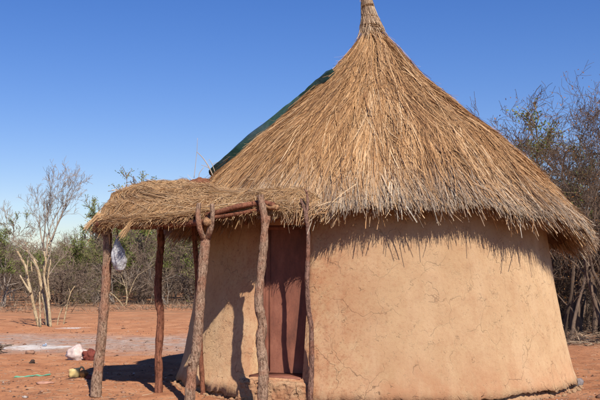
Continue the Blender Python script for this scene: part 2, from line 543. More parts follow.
# the door leaf stands square in the thick wall: nearly flush at the left, deep at the right
DL, DR = np.array([-.515, 11.47]), np.array([.135, 11.33])
dd_ = (DR - DL) / np.linalg.norm(DR - DL); dn_ = np.array([dd_[1], -dd_[0]])
BK0, BK1 = DL - dn_ * .04 - dd_ * .02, DR - dn_ * .04 + dd_ * .03
zr = zz[(zz >= DZ0 - 1e-6) & (zz <= DZ1 + 1e-6)]
for sgn in (-1, 1):
    E = wall_pt(np.full_like(zr, PHD + sgn * HWD), zr)
    B = BK0 if sgn < 0 else BK1
    rows = []
    for t in np.linspace(0, 1, 6):
        q = E * (1 - t) + np.array([B[0], B[1], 0]) * t; q[:, 2] = zr
        q[:, 0] += .008 * fbm(zr * 9, t * 4 + 0 * zr, sgn * 3, 5) * (0 < t < 1)
        rows.append(q)
    mb.grid(np.array(rows), flip=(sgn > 0))
pr = ph_l[(ph_l >= PHD - HWD - 1e-5) & (ph_l <= PHD + HWD + 1e-5)]
fr = ((pr - pr[0]) / (pr[-1] - pr[0]))[:, None]
for zq in (DZ0, DZ1):
    E = wall_pt(pr, np.full_like(pr, zq)); Bq = np.hstack([BK0 * (1 - fr) + BK1 * fr, np.full((len(pr), 1), zq)])
    mb.grid(np.array([E * (1 - t) + Bq * t for t in np.linspace(0, 1, 4)]), flip=(zq == DZ1))
mb.build('wall', M['mud'], hut, smooth=True)
# crumbling footing under the plaster edge
php = np.radians(np.arange(-110, 111, .5)); zf = np.array([-.06, .0, .03, .06, .10, .14, .19])
PHf, ZF = np.meshgrid(php, zf)
rf = wall_r(ZF) - .075 + .04 * fbm(np.sin(PHf) * 14, np.cos(PHf) * 14, ZF * 12, 52, 4) - ZF * .1
mb = MB(); mb.grid(np.stack([CX + rf * np.sin(PHf), CY - rf * np.cos(PHf), ZF], -1))
for k in range(420):
    p = rad(random.uniform(-85, 95)); r = 2.86 + abs(random.gauss(0, .05)); s_ = random.uniform(.012, .05) * random.uniform(.5, 1)
    x, y = CX + r * math.sin(p), CY - r * math.cos(p)
    mb.lump((x, y, float(gz(x, y)) + s_ * .2), (s_ * 1.5, s_, s_ * .8), k, .5, 7, a=random.random())
mb.build('footing', M['mud_foot'], hut, smooth=False)

# door
door_c = np.array([*(DL + DR) / 2, 0]); nd0, td0 = nd, td
nd = np.array([*dn_, 0]); td = np.array([*dd_, 0])
Rd = np.array([td, nd, [0, 0, 1]]).T     # columns: across, outwards, up


def dloc(a, o, z): return door_c + td * a + nd * o + np.array([0, 0, z])


dw = float(np.linalg.norm(DR - DL)) + .02
mb = MB(); zc_ = (DZ0 + DZ1) / 2; dh = DZ1 - DZ0
gx = np.linspace(-dw / 2 + .035, dw / 2, 30); gzv = np.linspace(DZ0 + .02, DZ1, 60)
GX, GZ = np.meshgrid(gx, gzv)
off = .006 * fbm(GX * 3, GZ * 2.2, 0, 71) + .0
Pd = door_c + td * GX[..., None] + nd * off[..., None] + np.array([0, 0, 1.]) * GZ[..., None]
mb.grid(Pd); mb.grid(Pd - nd * .02, flip=True)
door = mb.build('door', M['rust'], hut, smooth=True)
mb = MB()
for a in (-dw / 2 + .062, dw / 2 - .035): mb.box(dloc(a, .018, zc_), (.05, .028, dh - .02), Rd)
mb.box(dloc(0, .017, DZ1 - .03), (dw - .13, .026, .05), Rd)
mb.box(dloc(-dw / 2 + .15, .012, zc_), (.012, .014, dh - .1), Rd)
mb.build('door_frame', M['rust'], door)
for z in (.55, 1.75):
    mb = MB(); mb.tube([dloc(-dw / 2 + .03, .035, z), dloc(-dw / 2 + .03, .035, z + .09)], .012, 8)
    mb.build('hinge', M['iron'], door)
# threshold plate and mud step
mb = MB()
nd, td = nd0, td0
el, er = wall_pt(np.array([PHD - HWD, PHD + HWD]), np.array([DZ0, DZ0]))
for z0, z1 in ((DZ0 - .012, DZ0 + .016),):
    Q = [[*(DL + dn_ * .0), 0], [*(DR + dn_ * .0), 0], er + nd * .012 - td * .02, el + nd * .012 + td * .02]
    V8 = [[q[0], q[1], z] for z in (z0, z1) for q in Q]
    mb.add(V8, [[3, 2, 1, 0], [4, 5, 6, 7], [0, 1, 5, 4], [1, 2, 6, 5], [2, 3, 7, 6], [3, 0, 4, 7]])
mb.build('threshold', M['rust'], hut)
mb = MB()
a_ = np.linspace(-1, 1, 90); b_ = np.linspace(0, 1, 40)
Aa, Bb = np.meshgrid(a_, b_)
prof_o = np.interp(Bb, [0, .15, .5, .8, .93, 1], [2.93, 2.93, 2.90, 2.88, 2.84, 2.5])
prof_z = np.interp(Bb, [0, .15, .5, .8, .93, 1], [-.05, .02, .12, .21, .245, .262])
sidef = 1 - np.clip(np.abs(Aa) - .7, 0, 1) ** 2 * 4
prof_o = 2.5 + (prof_o - 2.5) * np.clip(sidef, .2, 1) + .02 * fbm(Aa * 6, Bb * 4, 0, 61)
Ps = np.array([CX, CY, 0]) + nd * prof_o[..., None] + td * (Aa * .52)[..., None] + np.array([0, 0, 1.]) * (prof_z * (1 - .25 * np.clip(np.abs(Aa) - .75, 0, 1)))[..., None]
Ps[..., 2] += .02 * fbm(Aa * 8, Bb * 6, 2, 63) * (Bb < .85)
Ps += nd * (.03 * fbm(Aa * 9, Bb * 7, 4, 64, 4))[..., None] * (Bb < .8)[..., None]
mb.grid(Ps)
mb.build('step', M['mud_foot'], hut, smooth=True)

# ---- roof
RP = np.array([(.04, 5.95), (.06, 5.62), (.085, 5.45), (.145, 5.25), (.175, 5.15), (.27, 5.01), (.455, 4.76), (.66, 4.50), (1.0, 4.17), (1.40, 3.82), (1.88, 3.44), (2.24, 3.07), (2.66, 2.62), (2.94, 2.31), (3.22, 1.93), (3.6, 1.42)])
sl = np.concatenate([[0], np.cumsum(np.linalg.norm(np.diff(RP, axis=0), axis=1))])


def prof(s): return np.interp(s, sl, RP[:, 0]), np.interp(s, sl, RP[:, 1])


def s_of_r(r): return np.interp(r, RP[:, 0], sl)


def eave_r(ph):
    d = np.degrees(ph)
    return np.interp(d, [-180, -100, -60, -30, 0, 20, 45, 70, 95, 120, 180], [3.05, 3.0, 2.96, 2.90, 2.84, 2.83, 2.91, 3.05, 3.13, 3.12, 3.05]) + .035 * vnoise(ph * 6, 0 * ph, 0, 81) + .02 * vnoise(ph * 22, 0 * ph, 0, 82)


def roof_pt(ph, s, off=0.0, relief=1.0):
    r, z = prof(s)
    ds = .05
    r2, z2 = prof(s + ds); r1, z1 = prof(s - ds)
    tr, tz = r2 - r1, z2 - z1; q = np.sqrt(tr * tr + tz * tz) + 1e-9
    nr, nz = -tz / q, tr / q
    # sheaves make shallow ridges running down the slope
    rel = (.04 * vnoise(ph * 9, s * .9, 0, 91) + .028 * vnoise(ph * 26, s * 1.3, 0, 92) + .014 * vnoise(ph * 70, s * 2.2, 0, 93)) * np.clip(r / .6, .1, 1) * relief
    rr = r + (off + rel) * nr; z_ = z + (off + rel) * nz
    cx = CX + np.interp(z, [2.6, 3.4, 4.9, 5.3, 5.6, 5.9], [0, .05, .06, .0, -.055, -.09])
    return np.stack([cx + rr * np.sin(ph), CY - rr * np.cos(ph), z_], -1), np.stack([nr * np.sin(ph), -nr * np.cos(ph), nz], -1)


phr = np.radians(np.arange(-180, 180.1, 1.5))
sv = np.linspace(0.02, 1, 70)
Sx = sv[:, None] * (s_of_r(eave_r(phr)) - .10)[None]
Px, Nx = roof_pt(np.broadcast_to(phr, Sx.shape), Sx, -.035)
inner = Px.copy()
thick = .20 * np.clip((Sx - .6) / 1.0, 0, 1)
inner = Px - Nx * thick[..., None]
mb = MB(); mb.grid(Px); mb.grid(inner, flip=True)
mb.grid(np.stack([Px[-1], inner[-1]]))
roof = mb.build('roof', M['thatch_base'], hut, smooth=True)

# straws, laid down the slope in coherent sheaves
def clump(ph, s, seed): return vnoise(ph * 7, s * .9, 0, seed) * .6 + vnoise(ph * 19, s * 1.6, 0, seed + 1) * .5


def roof_straws(n, smin, smax_f, Lr, off0, off1, wr, grey_f, seed, spread=.10, phr_=(-120, 125), roll=.6):
    ph = np.radians(RNG.uniform(phr_[0], phr_[1], n))
    se = s_of_r(eave_r(ph))
    # area-uniform in radius
    r0 = np.interp(smin, sl, RP[:, 0]); u = RNG.random(n)
    rE = eave_r(ph) if smax_f is None else eave_r(ph) * smax_f
    r = np.sqrt(u * (rE ** 2 - r0 ** 2) + r0 ** 2)
    s0 = s_of_r(r)
    L = RNG.uniform(Lr[0], Lr[1], n)
    L = np.minimum(L, se - s0 + RNG.normal(.06, .07, n)); keep = L > .07
    ph, s0, L, r = ph[keep], s0[keep], L[keep], r[keep]; n = len(ph)
    K_ = 5; t = np.linspace(0, 1, K_)[None]
    dang = clump(ph, s0, seed) * spread * 1.1 + RNG.normal(0, spread * .6, n)   # sideways drift in metres per metre
    S_ = s0[:, None] + t * L[:, None]
    rr = np.maximum(prof(S_)[0], .08)
    PHs = ph[:, None] + np.cumsum(np.concatenate([np.zeros((n, 1)), (dang * L / (K_ - 1))[:, None] / rr[:, 1:]], 1), 1)
    o0 = RNG.uniform(off0[0], off0[1], n)[:, None]; o1 = np.abs(RNG.normal(0, off1, n))[:, None]
    bow = RNG.normal(0, .008, n)[:, None] * np.sin(t * 3.14)
    C_, N_ = roof_pt(PHs, S_, o0 + o1 * t ** 2 + bow)
    rnd = np.clip(.5 + .24 * clump(ph, s0 * .6, 107) + .22 * vnoise(ph * 45, s0 * 2.5, 0, 109) + RNG.normal(0, .17, n), 0, 1)
    w = RNG.uniform(wr[0], wr[1], n) * np.where(RNG.random(n) < .06, 1.7, 1)
    V, F, A = strips(C_, N_[:, 2], w, rnd, .5, RNG.normal(0, roll, n))
    g = np.clip(grey_f(s_of_r(eave_r(ph)) - s0 - L * .5, n), 0, 1)
    return V, F, A, np.repeat(g, 2 * K_)


class Straws:
    def __init__(s): s.V = []; s.F = []; s.A = []; s.G = []; s.n = 0

    def add(s, V, F, A, Gr):
        s.V.append(V); s.F.append(F + s.n); s.A.append(A); s.G.append(Gr); s.n += len(V)

    def build(s, name, mat, parent):
        me = np_mesh(name, np.concatenate(s.V), np.concatenate(s.F), mat, {'rnd': np.concatenate(s.A), 'grey': np.concatenate(s.G)})
        return obj(name, me, parent)


grey_hi = lambda d, n: np.clip(1.0 - d / RNG.uniform(.25, .9, n), 0, 1) * .8 * (RNG.random(n) < .85) + .06 * RNG.random(n)
st = Straws()
st.add(*roof_straws(36000, .55, None, (.5, 1.2), (-.035, .004), .012, (.005, .009), grey_hi, 100, .10))
st.add(*roof_straws(34000, .75, None, (.35, .9), (-.01, .018), .018, (.004, .008), grey_hi, 120, .14))
st.add(*roof_straws(4200, .9, None, (.4, 1.2), (.005, .03), .035, (.005, .012), grey_hi, 140, .30))
# fluffy loose ends standing off the slope
st.add(*roof_straws(2500, .6, .97, (.12, .35), (.0, .02), .06, (.003, .005), grey_hi, 150, .3))
st.build('thatch', M['straw'], roof)


def eave_straws(n, lo, hi, seed, phr_=(-125, 125)):
    """layered cut ends hanging at the eave"""
    ph = np.radians(RNG.uniform(phr_[0], phr_[1], n))
    se = s_of_r(eave_r(ph))
    layer = RNG.uniform(-.20, .02, n)
    s1 = se + layer * .35 + RNG.normal(0, .055, n) + .10 * vnoise(ph * 26, 0 * ph, 0, 165) + .05 * vnoise(ph * 80, 0 * ph, 0, 166) + np.where(RNG.random(n) < .09, RNG.uniform(.05, .28, n), 0)
    L = RNG.uniform(lo, hi, n); K_ = 4; t = np.linspace(0, 1, K_)[None]
    S_ = (s1 - L)[:, None] + t * L[:, None]
    dr = (clump(ph, se * 0, 163) * .45 + RNG.normal(0, .20, n))
    PHs = ph[:, None] + t * (dr * L / 3.0)[:, None]
    C_, N_ = roof_pt(PHs, S_, layer[:, None] + .02 * RNG.normal(0, 1, n)[:, None] * t)
    C_[..., 2] -= (t ** 2) * RNG.uniform(0, .06, n)[:, None]
    rnd = np.clip(RNG.normal(.5, .25, n), 0, 1)
    V, F, A = strips(C_, N_[:, 2], RNG.uniform(.006, .017, n), rnd, .55, RNG.normal(0, .8, n))
    return V, F, A, np.repeat(np.clip(RNG.normal(.6, .3, n) - np.clip(-layer * 3 - .1, 0, .6), 0, 1), 2 * K_)


st = Straws()
st.add(*eave_straws(15000, .25, .6, 160))
st.add(*eave_straws(3500, .3, .8, 170, (28, 118)))
st.build('eave_fringe', M['straw'], roof)

# bound tip
mb = MB(); st = Straws()
n_ = 900; ph = RNG.uniform(-math.pi, math.pi, n_); s0 = RNG.uniform(.0, .55, n_); L = RNG.uniform(.25, .5, n_)
t = np.linspace(0, 1, 5)[None]
S_ = s0[:, None] + t * L[:, None]
C_, N_ = roof_pt(ph[:, None] + t * RNG.normal(0, .5, n_)[:, None], S_, RNG.uniform(.0, .02, n_)[:, None] + .022 * t)
V, F, A = strips(C_, N_[:, 2], RNG.uniform(.005, .011, n_), np.clip(RNG.normal(.55, .2, n_), 0, 1), .7, RNG.normal(0, .5, n_))
st.add(V, F, A, np.full(len(V), .45))
cap = st.build('roof_tip', M['straw'], roof)
for s_, rr in ((.36, .009), (.385, .008), (.70, .008), (.73, .007), (.56, .006)):
    pts = []
    for q in range(33):
        a = q / 32 * 2 * math.pi
        p, nn = roof_pt(np.array([a]), np.array([s_ + .02 * math.sin(a + s_ * 9)]), .03)
        pts.append(p[0])
    mb.tube(pts, rr, 6, cap=False)
mb.build('binding', M['thatch_base'], cap)

# dark green tarp laid over the far left of the roof
TP = [(-68, 1.05), (-72, 1.35), (-82, 1.75), (-84, 2.2), (-80, 2.7), (-74, 3.1), (-70, 3.55)]
tn, tm = 60, 26
sT = np.linspace(1.72, 3.95, tn)
ph0 = np.interp(sT, [1.6, 1.75, 1.95, 2.25, 2.6, 3.1, 3.5, 3.95], [-56, -55, -68, -78, -72, -66, -70, -80])
tt = np.linspace(0, 1, tm)
PT = np.radians(ph0[:, None] * (1 - tt)[None] + (-165) * tt[None] + 2.5 * fbm(sT * 1.6, sT * 0, 0, 190, 2)[:, None] * (1 - tt)[None])
ST = np.broadcast_to(sT[:, None], PT.shape)
lift = .115 + .02 * fbm(PT * 2, ST * 1.1, 0, 191, 2) + .006 * np.sin(PT * 18 + ST * 2)
lift = np.where(tt[None] < .03, lift + .01, lift)
Pt, Nt = roof_pt(PT, ST, lift, .15)
mb = MB(); mb.grid(Pt); mb.grid(Pt - Nt * .012, flip=True)
mb.grid(np.stack([Pt[:, 0], Pt[:, 0] - Nt[:, 0] * .10]))
tm_ = NM('green_tarp', .55, .4)
cc = tm_.ramp(tm_.noise(1.4, 3, .5), [(.45, (.014, .048, .038)), (.68, (.07, .095, .12))])
M['tarp'] = tm_.out(cc, tm_.bump(tm_.noise(9, 3), .5, .03))
tag(mb.build('tarp', M['tarp'], smooth=True), 'dark green tarpaulin draped over the left slope of the pointed grass roof', 'tarpaulin')

# ------------------------------------------------------------------ porch (poles, beams, thatch heap)
porch = empty('porch', (-1.2, 11.2, 0), 'low lean-to porch of matted straw on crooked wooden poles at the hut door', 'porch')


def pole(name, pts, r, parent, mat, depths, seed, n=14, rough=.22, sink=True, zfix=None):
    """pts: photo pixels, depths matching; returned as one mesh builder so forks join"""
    P_ = []
    for (px, py), d in zip(pts, depths):
        P_.append(W(px, py, d))
    P_ = catmull(P_, 14)
    return P_


def make_pole(parts, mat, label=None, seed=0):
    mb = MB()
    for k, (pts, deps, r0, r1) in enumerate(parts):
        P_ = pole('', pts, 0, None, None, deps, seed)
        rr = np.linspace(r0, r1, len(P_)) * (1 + .10 * vnoise(np.arange(len(P_)) * .26, 0 * np.arange(len(P_)), 0, seed + k))
        mb.tube(P_, rr, 20, rough=.15, seed=seed + k)
    o = mb.build('pole', mat, porch, smooth=True)
    if label: o['label'] = label
    return o


def lin(a, b, k): return list(np.linspace(a, b, k))


D1 = 11.44
make_pole([([(95.5, 397), (96.5, 385), (99.5, 358), (103, 320), (106, 282), (107.5, 250), (107, 226)], lin(D1, 11.5, 7), .070, .052)], M['bark'], 'thick leaning corner pole', 3)
make_pole([([(158.5, 395), (159, 380), (158.5, 352), (160.5, 325), (160.5, 312), (158, 296), (159, 265), (161, 245), (160, 228)], lin(11.74, 11.85, 9), .050, .046)], M['bark_red'], 'straight smooth dark red pole', 13)
D3 = 10.55
make_pole([([(189.5, 412), (190, 398), (192, 370), (196, 352), (198.5, 325), (200.5, 295), (202, 278), (204, 255), (206, 236)], lin(D3, D3, 9), .062, .054),
           ([(205, 240), (200.5, 230), (198, 217), (199, 203)], [D3, D3 - .09, D3 - .12, D3 - .12], .040, .026),
           ([(206, 240), (210, 230), (212.5, 217), (212, 204)], [D3, D3 - .09, D3 - .14, D3 - .14], .038, .024),
           ([(191, 366), (189.5, 362)], [D3 - .02, D3 - .07], .028, .020)], M['bark'], 'forked grey pole holding the beam', 23)
D4 = 10.42
make_pole([([(262, 412), (262.5, 398), (263.5, 370), (260.5, 341), (262.5, 325), (258.5, 304), (260, 282), (262, 262), (264, 242), (264.5, 220), (262.5, 207), (260, 195)], lin(D4, D4, 12), .062, .038),
           ([(264.0, 240), (266, 228), (267.8, 216)], [D4, D4, D4], .022, .034)], M['bark'], 'stout grey pole with a cut stub in front of the door', 33)
D5 = 10.72
make_pole([([(310, 408), (310.5, 395), (311.5, 370), (311.5, 345), (311, 325), (308.5, 310), (307, 280), (308, 255), (308, 232), (306, 214)], lin(D5 - .03, D5 - .2, 10), .033, .024),
           ([(306, 216), (303.5, 207), (300.5, 199)], lin(D5 - .2, D5 - .2, 3), .020, .012),
           ([(306, 216), (307.5, 205), (307, 194), (304.5, 189)], lin(D5 - .2, D5 - .22, 4), .020, .009),
           ([(307.5, 206), (309, 200)], [D5 - .2, D5 - .2], .012, .007)], M['bark_thin'], 'slender forked pole beside the door jamb', 43)
make_pole([([(203, 396), (202, 375), (200, 340), (198.5, 300), (196, 260), (194, 226)], lin(11.62, 11.6, 6), .032, .030)], M['bark_red'], 'thin dark pole against the wall', 53)

# beams
def beam(pts, r0, r1, mat, seed):
    P_ = catmull(pts, 8); mb = MB()
    mb.tube(P_, np.linspace(r0, r1, len(P_)), 12, rough=.15, seed=seed)
    o = mb.build('beam', mat, porch, smooth=True)
    return o


beam([W(97, 224, 11.3), W(130, 225, 11.2), W(165, 224, 10.95), W(204, 222.5, 10.52), W(210, 222, 10.46)], .040, .040, M['bark_red'], 60)
beam([W(186, 214, 10.75), W(212, 213.5, 10.55), W(240, 206, 10.45), W(262, 203, 10.5), W(274, 205, 10.42)], .031, .030, M['bark_red'], 61)
beam([W(205, 219, 10.55), W(235, 214, 10.5), W(262, 209, 10.52), W(290, 205, 10.6), W(308, 203, 10.66)], .026, .022, M['bark_red'], 62)
beam([W(104, 224, 11.3), W(107, 226, 11.6), W(110, 228, 12.3)], .04, .04, M['bark_red'], 63)
beam([W(118, 226, 11.9), W(160, 226, 11.88), W(196, 224, 11.8), W(215, 222, 11.6)], .045, .04, M['bark_red'], 64)
for k, (x0, x1) in enumerate(((128, 140), (150, 162), (172, 182), (228, 222), (250, 246), (278, 276))):
    beam([W(x0, 221 if k < 3 else 208, 11.05 - k * .08), W(x1, 224, 11.7), W(x1 + 3, 227, 12.6 if k < 3 else 12.0)], .026, .022, M['bark_red'], 70 + k)
mb = MB(); c0 = W(206, 221, 10.6); c1 = W(207.5, 222.5, 10.38)
mb.tube(np.linspace(c0, c1, 6), [.046, .047, .048, .047, .046, .043], 14, rough=.2, seed=4); mb.build('log_stub', M['log_end'], porch)
mb = MB(); mb.tube(np.linspace(W(258, 206, 10.56), W(278, 207.5, 10.38), 8), np.linspace(.036, .03, 8), 12, rough=.3, seed=9); mb.build('log_stub', M['log_end'], porch)

# thatch heap: front curve and back curve in plan, tops and undersides
FC = catmull([(-2.52, 11.80, 2.20), (-2.55, 11.45, 2.19), (-2.32, 11.18, 2.20), (-1.9, 10.92, 2.22), (-1.3, 10.68, 2.26), (-.80, 10.58, 2.33), (-.38, 10.56, 2.39), (.08, 10.62, 2.34), (.38, 10.70, 2.28)], 6)
BC = catmull([(-2.42, 12.0, 2.30), (-2.36, 12.2, 2.46), (-2.1, 12.3, 2.58), (-1.65, 12.4, 2.66), (-1.2, 12.05, 2.60), (-.75, 11.6, 2.42), (-.3, 11.25, 2.44), (.12, 11.0, 2.42), (.42, 10.90, 2.38)], 6)
nt_ = len(FC)


def heap(t, s, off=0.0):
    """t along 0..1, s from front edge 0..1 ; returns top surface point"""
    k = np.clip(t, 0, 1) * (nt_ - 1)
    ii = np.arange(nt_)
    f = np.stack([np.interp(k, ii, FC[:, q]) for q in range(3)], -1)
    b = np.stack([np.interp(k, ii, BC[:, q]) for q in range(3)], -1)
    P_ = f + (b - f) * s[..., None]
    sh = np.clip(s, 0, 1)
    # steep front lip, then a lower tier and an upper tier
    lip = (.12 + .07 * np.clip(1 - t / .4, 0, 1)) * (1 - np.exp(-np.clip(sh, 0, 1) / .05)) * np.clip((1.02 - t) / .18, .1, 1)
    tier = .09 * np.clip((.72 - t) / .25, 0, 1) * np.clip((sh - .36 - .08 * vnoise(t * 7, 0 * t, 0, 203)) / .06, 0, 1)
    P_[..., 2] += lip + tier - .10 * sh + .06 * fbm(P_[..., 0] * 2.4, P_[..., 1] * 3.2, 0, 201, 4) + .035 * fbm(P_[..., 0] * 8, P_[..., 1] * 14, 0, 205, 4) + off
    return P_


tg, sg = np.meshgrid(np.linspace(0, 1, 110), np.linspace(0, 1, 46))
Ph = heap(tg, sg)
bot = Ph.copy()
k = tg * (nt_ - 1); ii = np.arange(nt_)
fz = np.interp(k, ii, FC[:, 2]); bz = np.interp(k, ii, BC[:, 2])
bot[..., 2] = np.minimum(fz - .02 + (np.minimum(bz, 2.45) - fz) * sg * .5, Ph[..., 2] - .03) + .02 * fbm(tg * 20, sg * 10, 0, 207)
kt = np.clip((tg - .55) / .12, 0, 1)
bot[..., 2] = bot[..., 2] * (1 - kt) + (Ph[..., 2] - .05) * kt
mb = MB(); mb.grid(Ph); mb.grid(bot, flip=True)
for e in (0, -1):
    mb.grid(np.stack([Ph[e], bot[e]])); mb.grid(np.stack([Ph[:, e], bot[:, e]]))
proof = mb.build('porch_roof', M['thatch_base'], porch, smooth=True)


def heap_straws(n, Lr, off, seed, edge=False, droop=0.0, smax=1.0, tr=(0, 1)):
    t0 = RNG.uniform(tr[0], tr[1], n); s0 = RNG.random(n) * smax
    if edge:
        s0 = RNG.uniform(0, .10, n)
    L = RNG.uniform(Lr[0], Lr[1], n)
    P0 = heap(t0, s0)
    # lay direction: mostly leftwards along the heap, wandering; front edge spills forward
    ang = rad(180) + .55 * vnoise(P0[:, 0] * 1.3, P0[:, 1] * 1.6, 0, seed) * 1.3 + .5 * vnoise(P0[:, 0] * 4, P0[:, 1] * 5, 0, seed + 1) + RNG.normal(0, .50, n) + .35 * (1 - s0) + .5 * vnoise(P0[:, 0] * 9, P0[:, 1] * 9, 0, 238)
    if edge: ang = rad(250) + RNG.normal(0, .6, n) - .5 * (t0 < .15)
    flip = RNG.random(n) < .12
    ang = np.where(flip, RNG.uniform(0, 6.28, n), ang)
    # convert step into (t,s): numeric, local frame
    e = .01
    Tt = (heap(np.clip(t0 + e, 0, 1), s0) - heap(np.clip(t0 - e, 0, 1), s0)); Tt[:, 2] = 0; Tt /= (np.clip(t0 + e, 0, 1) - np.clip(t0 - e, 0, 1))[:, None]
    Ts = (heap(t0, s0 + e) - heap(t0, s0 - e)) / (2 * e); Ts[:, 2] = 0
    det = Tt[:, 0] * Ts[:, 1] - Tt[:, 1] * Ts[:, 0]
    dx, dy = np.cos(ang), np.sin(ang)
    dt = (dx * Ts[:, 1] - dy * Ts[:, 0]) / det; ds = (-dx * Tt[:, 1] + dy * Tt[:, 0]) / det
    K_ = 6; q = np.linspace(0, 1, K_)[None]
    curve = RNG.normal(0, .25, n)[:, None] * (q - .5) ** 2
    tk = t0[:, None] + dt[:, None] * L[:, None] * q
    sk = s0[:, None] + ds[:, None] * L[:, None] * q + curve * .12
    tc, sc_ = np.clip(tk, 0, 1), np.clip(sk, 0, 1)
    C_ = heap(tc, sc_)
    # overshoot beyond the edges carries on outward and hangs down
    ov = np.abs(tk - tc) * np.linalg.norm(Tt, axis=1)[:, None] + np.abs(sk - sc_) * np.linalg.norm(Ts, axis=1)[:, None]
    lim = .11
    ov = np.minimum(ov, lim)
    C_[..., 0] += dx[:, None] * ov * .8; C_[..., 1] += dy[:, None] * ov * .8
    C_[..., 2] -= ov * .5 + droop * q ** 2 * RNG.random(n)[:, None]
    C_[..., 2] += RNG.uniform(off[0], off[1], n)[:, None] + np.abs(RNG.normal(0, .015, n))[:, None] * q
    N_ = np.tile([0, -.45, .9], (n, 1)) + RNG.normal(0, .2, (n, 3))
    rnd = np.clip(.50 + .38 * fbm(P0[:, 0] * 4, P0[:, 1] * 6, 0, 233) + RNG.normal(0, .18, n), 0, 1)
    V, F, A = strips(C_, N_, RNG.uniform(.004, .009, n), rnd, .5, RNG.normal(0, 1.0, n))
    return V, F, A, np.repeat(np.clip(RNG.normal(.12, .18, n), 0, 1), 2 * K_)


st = Straws()
st.add(*heap_straws(20000, (.15, .5), (-.015, .02), 220))
st.add(*heap_straws(26000, (.06, .26), (.0, .035), 230))
st.add(*heap_straws(3500, (.10, .28), (-.06, .02), 240, True, .06))
st.add(*heap_straws(2600, (.4, .9), (-.005, .025), 260, False, 0, 1, (.35, 1)))
st.add(*heap_straws(1500, (.12, .4), (.01, .05), 250, False, -.05))
# stalks peeping out along the underside of the front edge
n_ = 1700; t0 = RNG.random(n_); P0 = heap(t0, np.zeros(n_)); P0[:, 2] -= RNG.uniform(.0, .07, n_)
P0[:, 1] += RNG.uniform(0, .1, n_)
q = np.linspace(0, 1, 4)[None]; L = RNG.uniform(.04, .15, n_) * np.where(RNG.random(n_) < .05, 1.8, 1)
dirv = np.stack([RNG.normal(-.35, .5, n_), RNG.normal(-.4, .3, n_), RNG.normal(-.55, .3, n_)], -1)
dirv /= np.linalg.norm(dirv, axis=1)[:, None]
C_ = P0[:, None] + dirv[:, None] * (L[:, None] * q)[..., None]; C_[..., 2] -= (q ** 2) * (L * .3)[:, None]
V, F, A = strips(C_, np.tile([0, -1, .1], (n_, 1)) + RNG.normal(0, .2, (n_, 3)), RNG.uniform(.004, .008, n_), np.clip(RNG.normal(.45, .22, n_), 0, 1), .4, RNG.normal(0, .6, n_))
st.add(V, F, A, np.repeat(np.clip(RNG.normal(.1, .2, n_), 0, 1), 8))
# a thicker twisted hank hanging off the left front
for (a, b, c_, m_, wd) in (((133, 222), (128, 227), (122, 236), 60, .03), ((152, 214), (148, 222), (143, 228), 30, .02), ((100, 215), (93, 221), (86, 229), 40, .03)):
    for _ in range(m_):
        dd = 11.0 + random.uniform(-.1, .1)
        pts = np.array([np.array(W(*p_, dd)) + np.random.default_rng(_ + m_).normal(0, wd * f_, 3) for p_, f_ in ((a, .8), (b, .5), (c_, .9))])
        V, F, A = strips(catmull(pts, 2)[None], np.array([[0, -1., .2]]), np.array([.006]), np.array([random.uniform(.5, .95)]), .4)
        st.add(V, F, A, np.zeros(len(V)))

# long stalks crossing at the seam of both roofs
seam = [((356, 184), (338, 197), (324, 211)), ((345, 204), (335, 214), (326, 224)), ((392, 206), (389, 212), (385, 218)), 
        ((318, 206), (330, 202), (345, 203)), ((112, 190), (118, 190), (126, 192))]
for k, tri in enumerate(seam):
    dd = 10.5 if tri[0][0] < 400 else 10.6
    if tri[0][0] < 200: dd = 12
    P_ = catmull([W(*p_, dd) for p_ in tri], 4)
    V, F, A = strips(P_[None], np.array([[0, -1., .2]]), np.array([.010]), np.array([.9]), .5)
    st.add(V, F, A, np.full(len(V), .2))
for k in range(260):
    x0 = random.uniform(268, 345); y0 = 204 + abs(x0 - 300) / 45 * 3 + random.gauss(0, 3)
    L_ = random.uniform(6, 20); dd = 10.5 + random.uniform(0, .2); a_ = rad(random.gauss(118, 28))
    pts = [W(x0, y0, dd), W(x0 + math.cos(a_) * L_ * .5, y0 + math.sin(a_) * L_ * .5, dd), W(x0 + math.cos(a_) * L_, y0 + math.sin(a_) * L_ + 1, dd)]
    V, F, A = strips(np.array(pts)[None], np.array([[0, -1., .4]]), np.array([random.uniform(.006, .013)]), np.array([random.uniform(.2, .95)]), .5)
    st.add(V, F, A, np.full(len(V), random.uniform(0, .5)))
st.build('porch_thatch', M['straw_gold'], proof)

# ------------------------------------------------------------------ things lying on / hanging from the porch
def hang(px, py, d): return W(px, py, d)


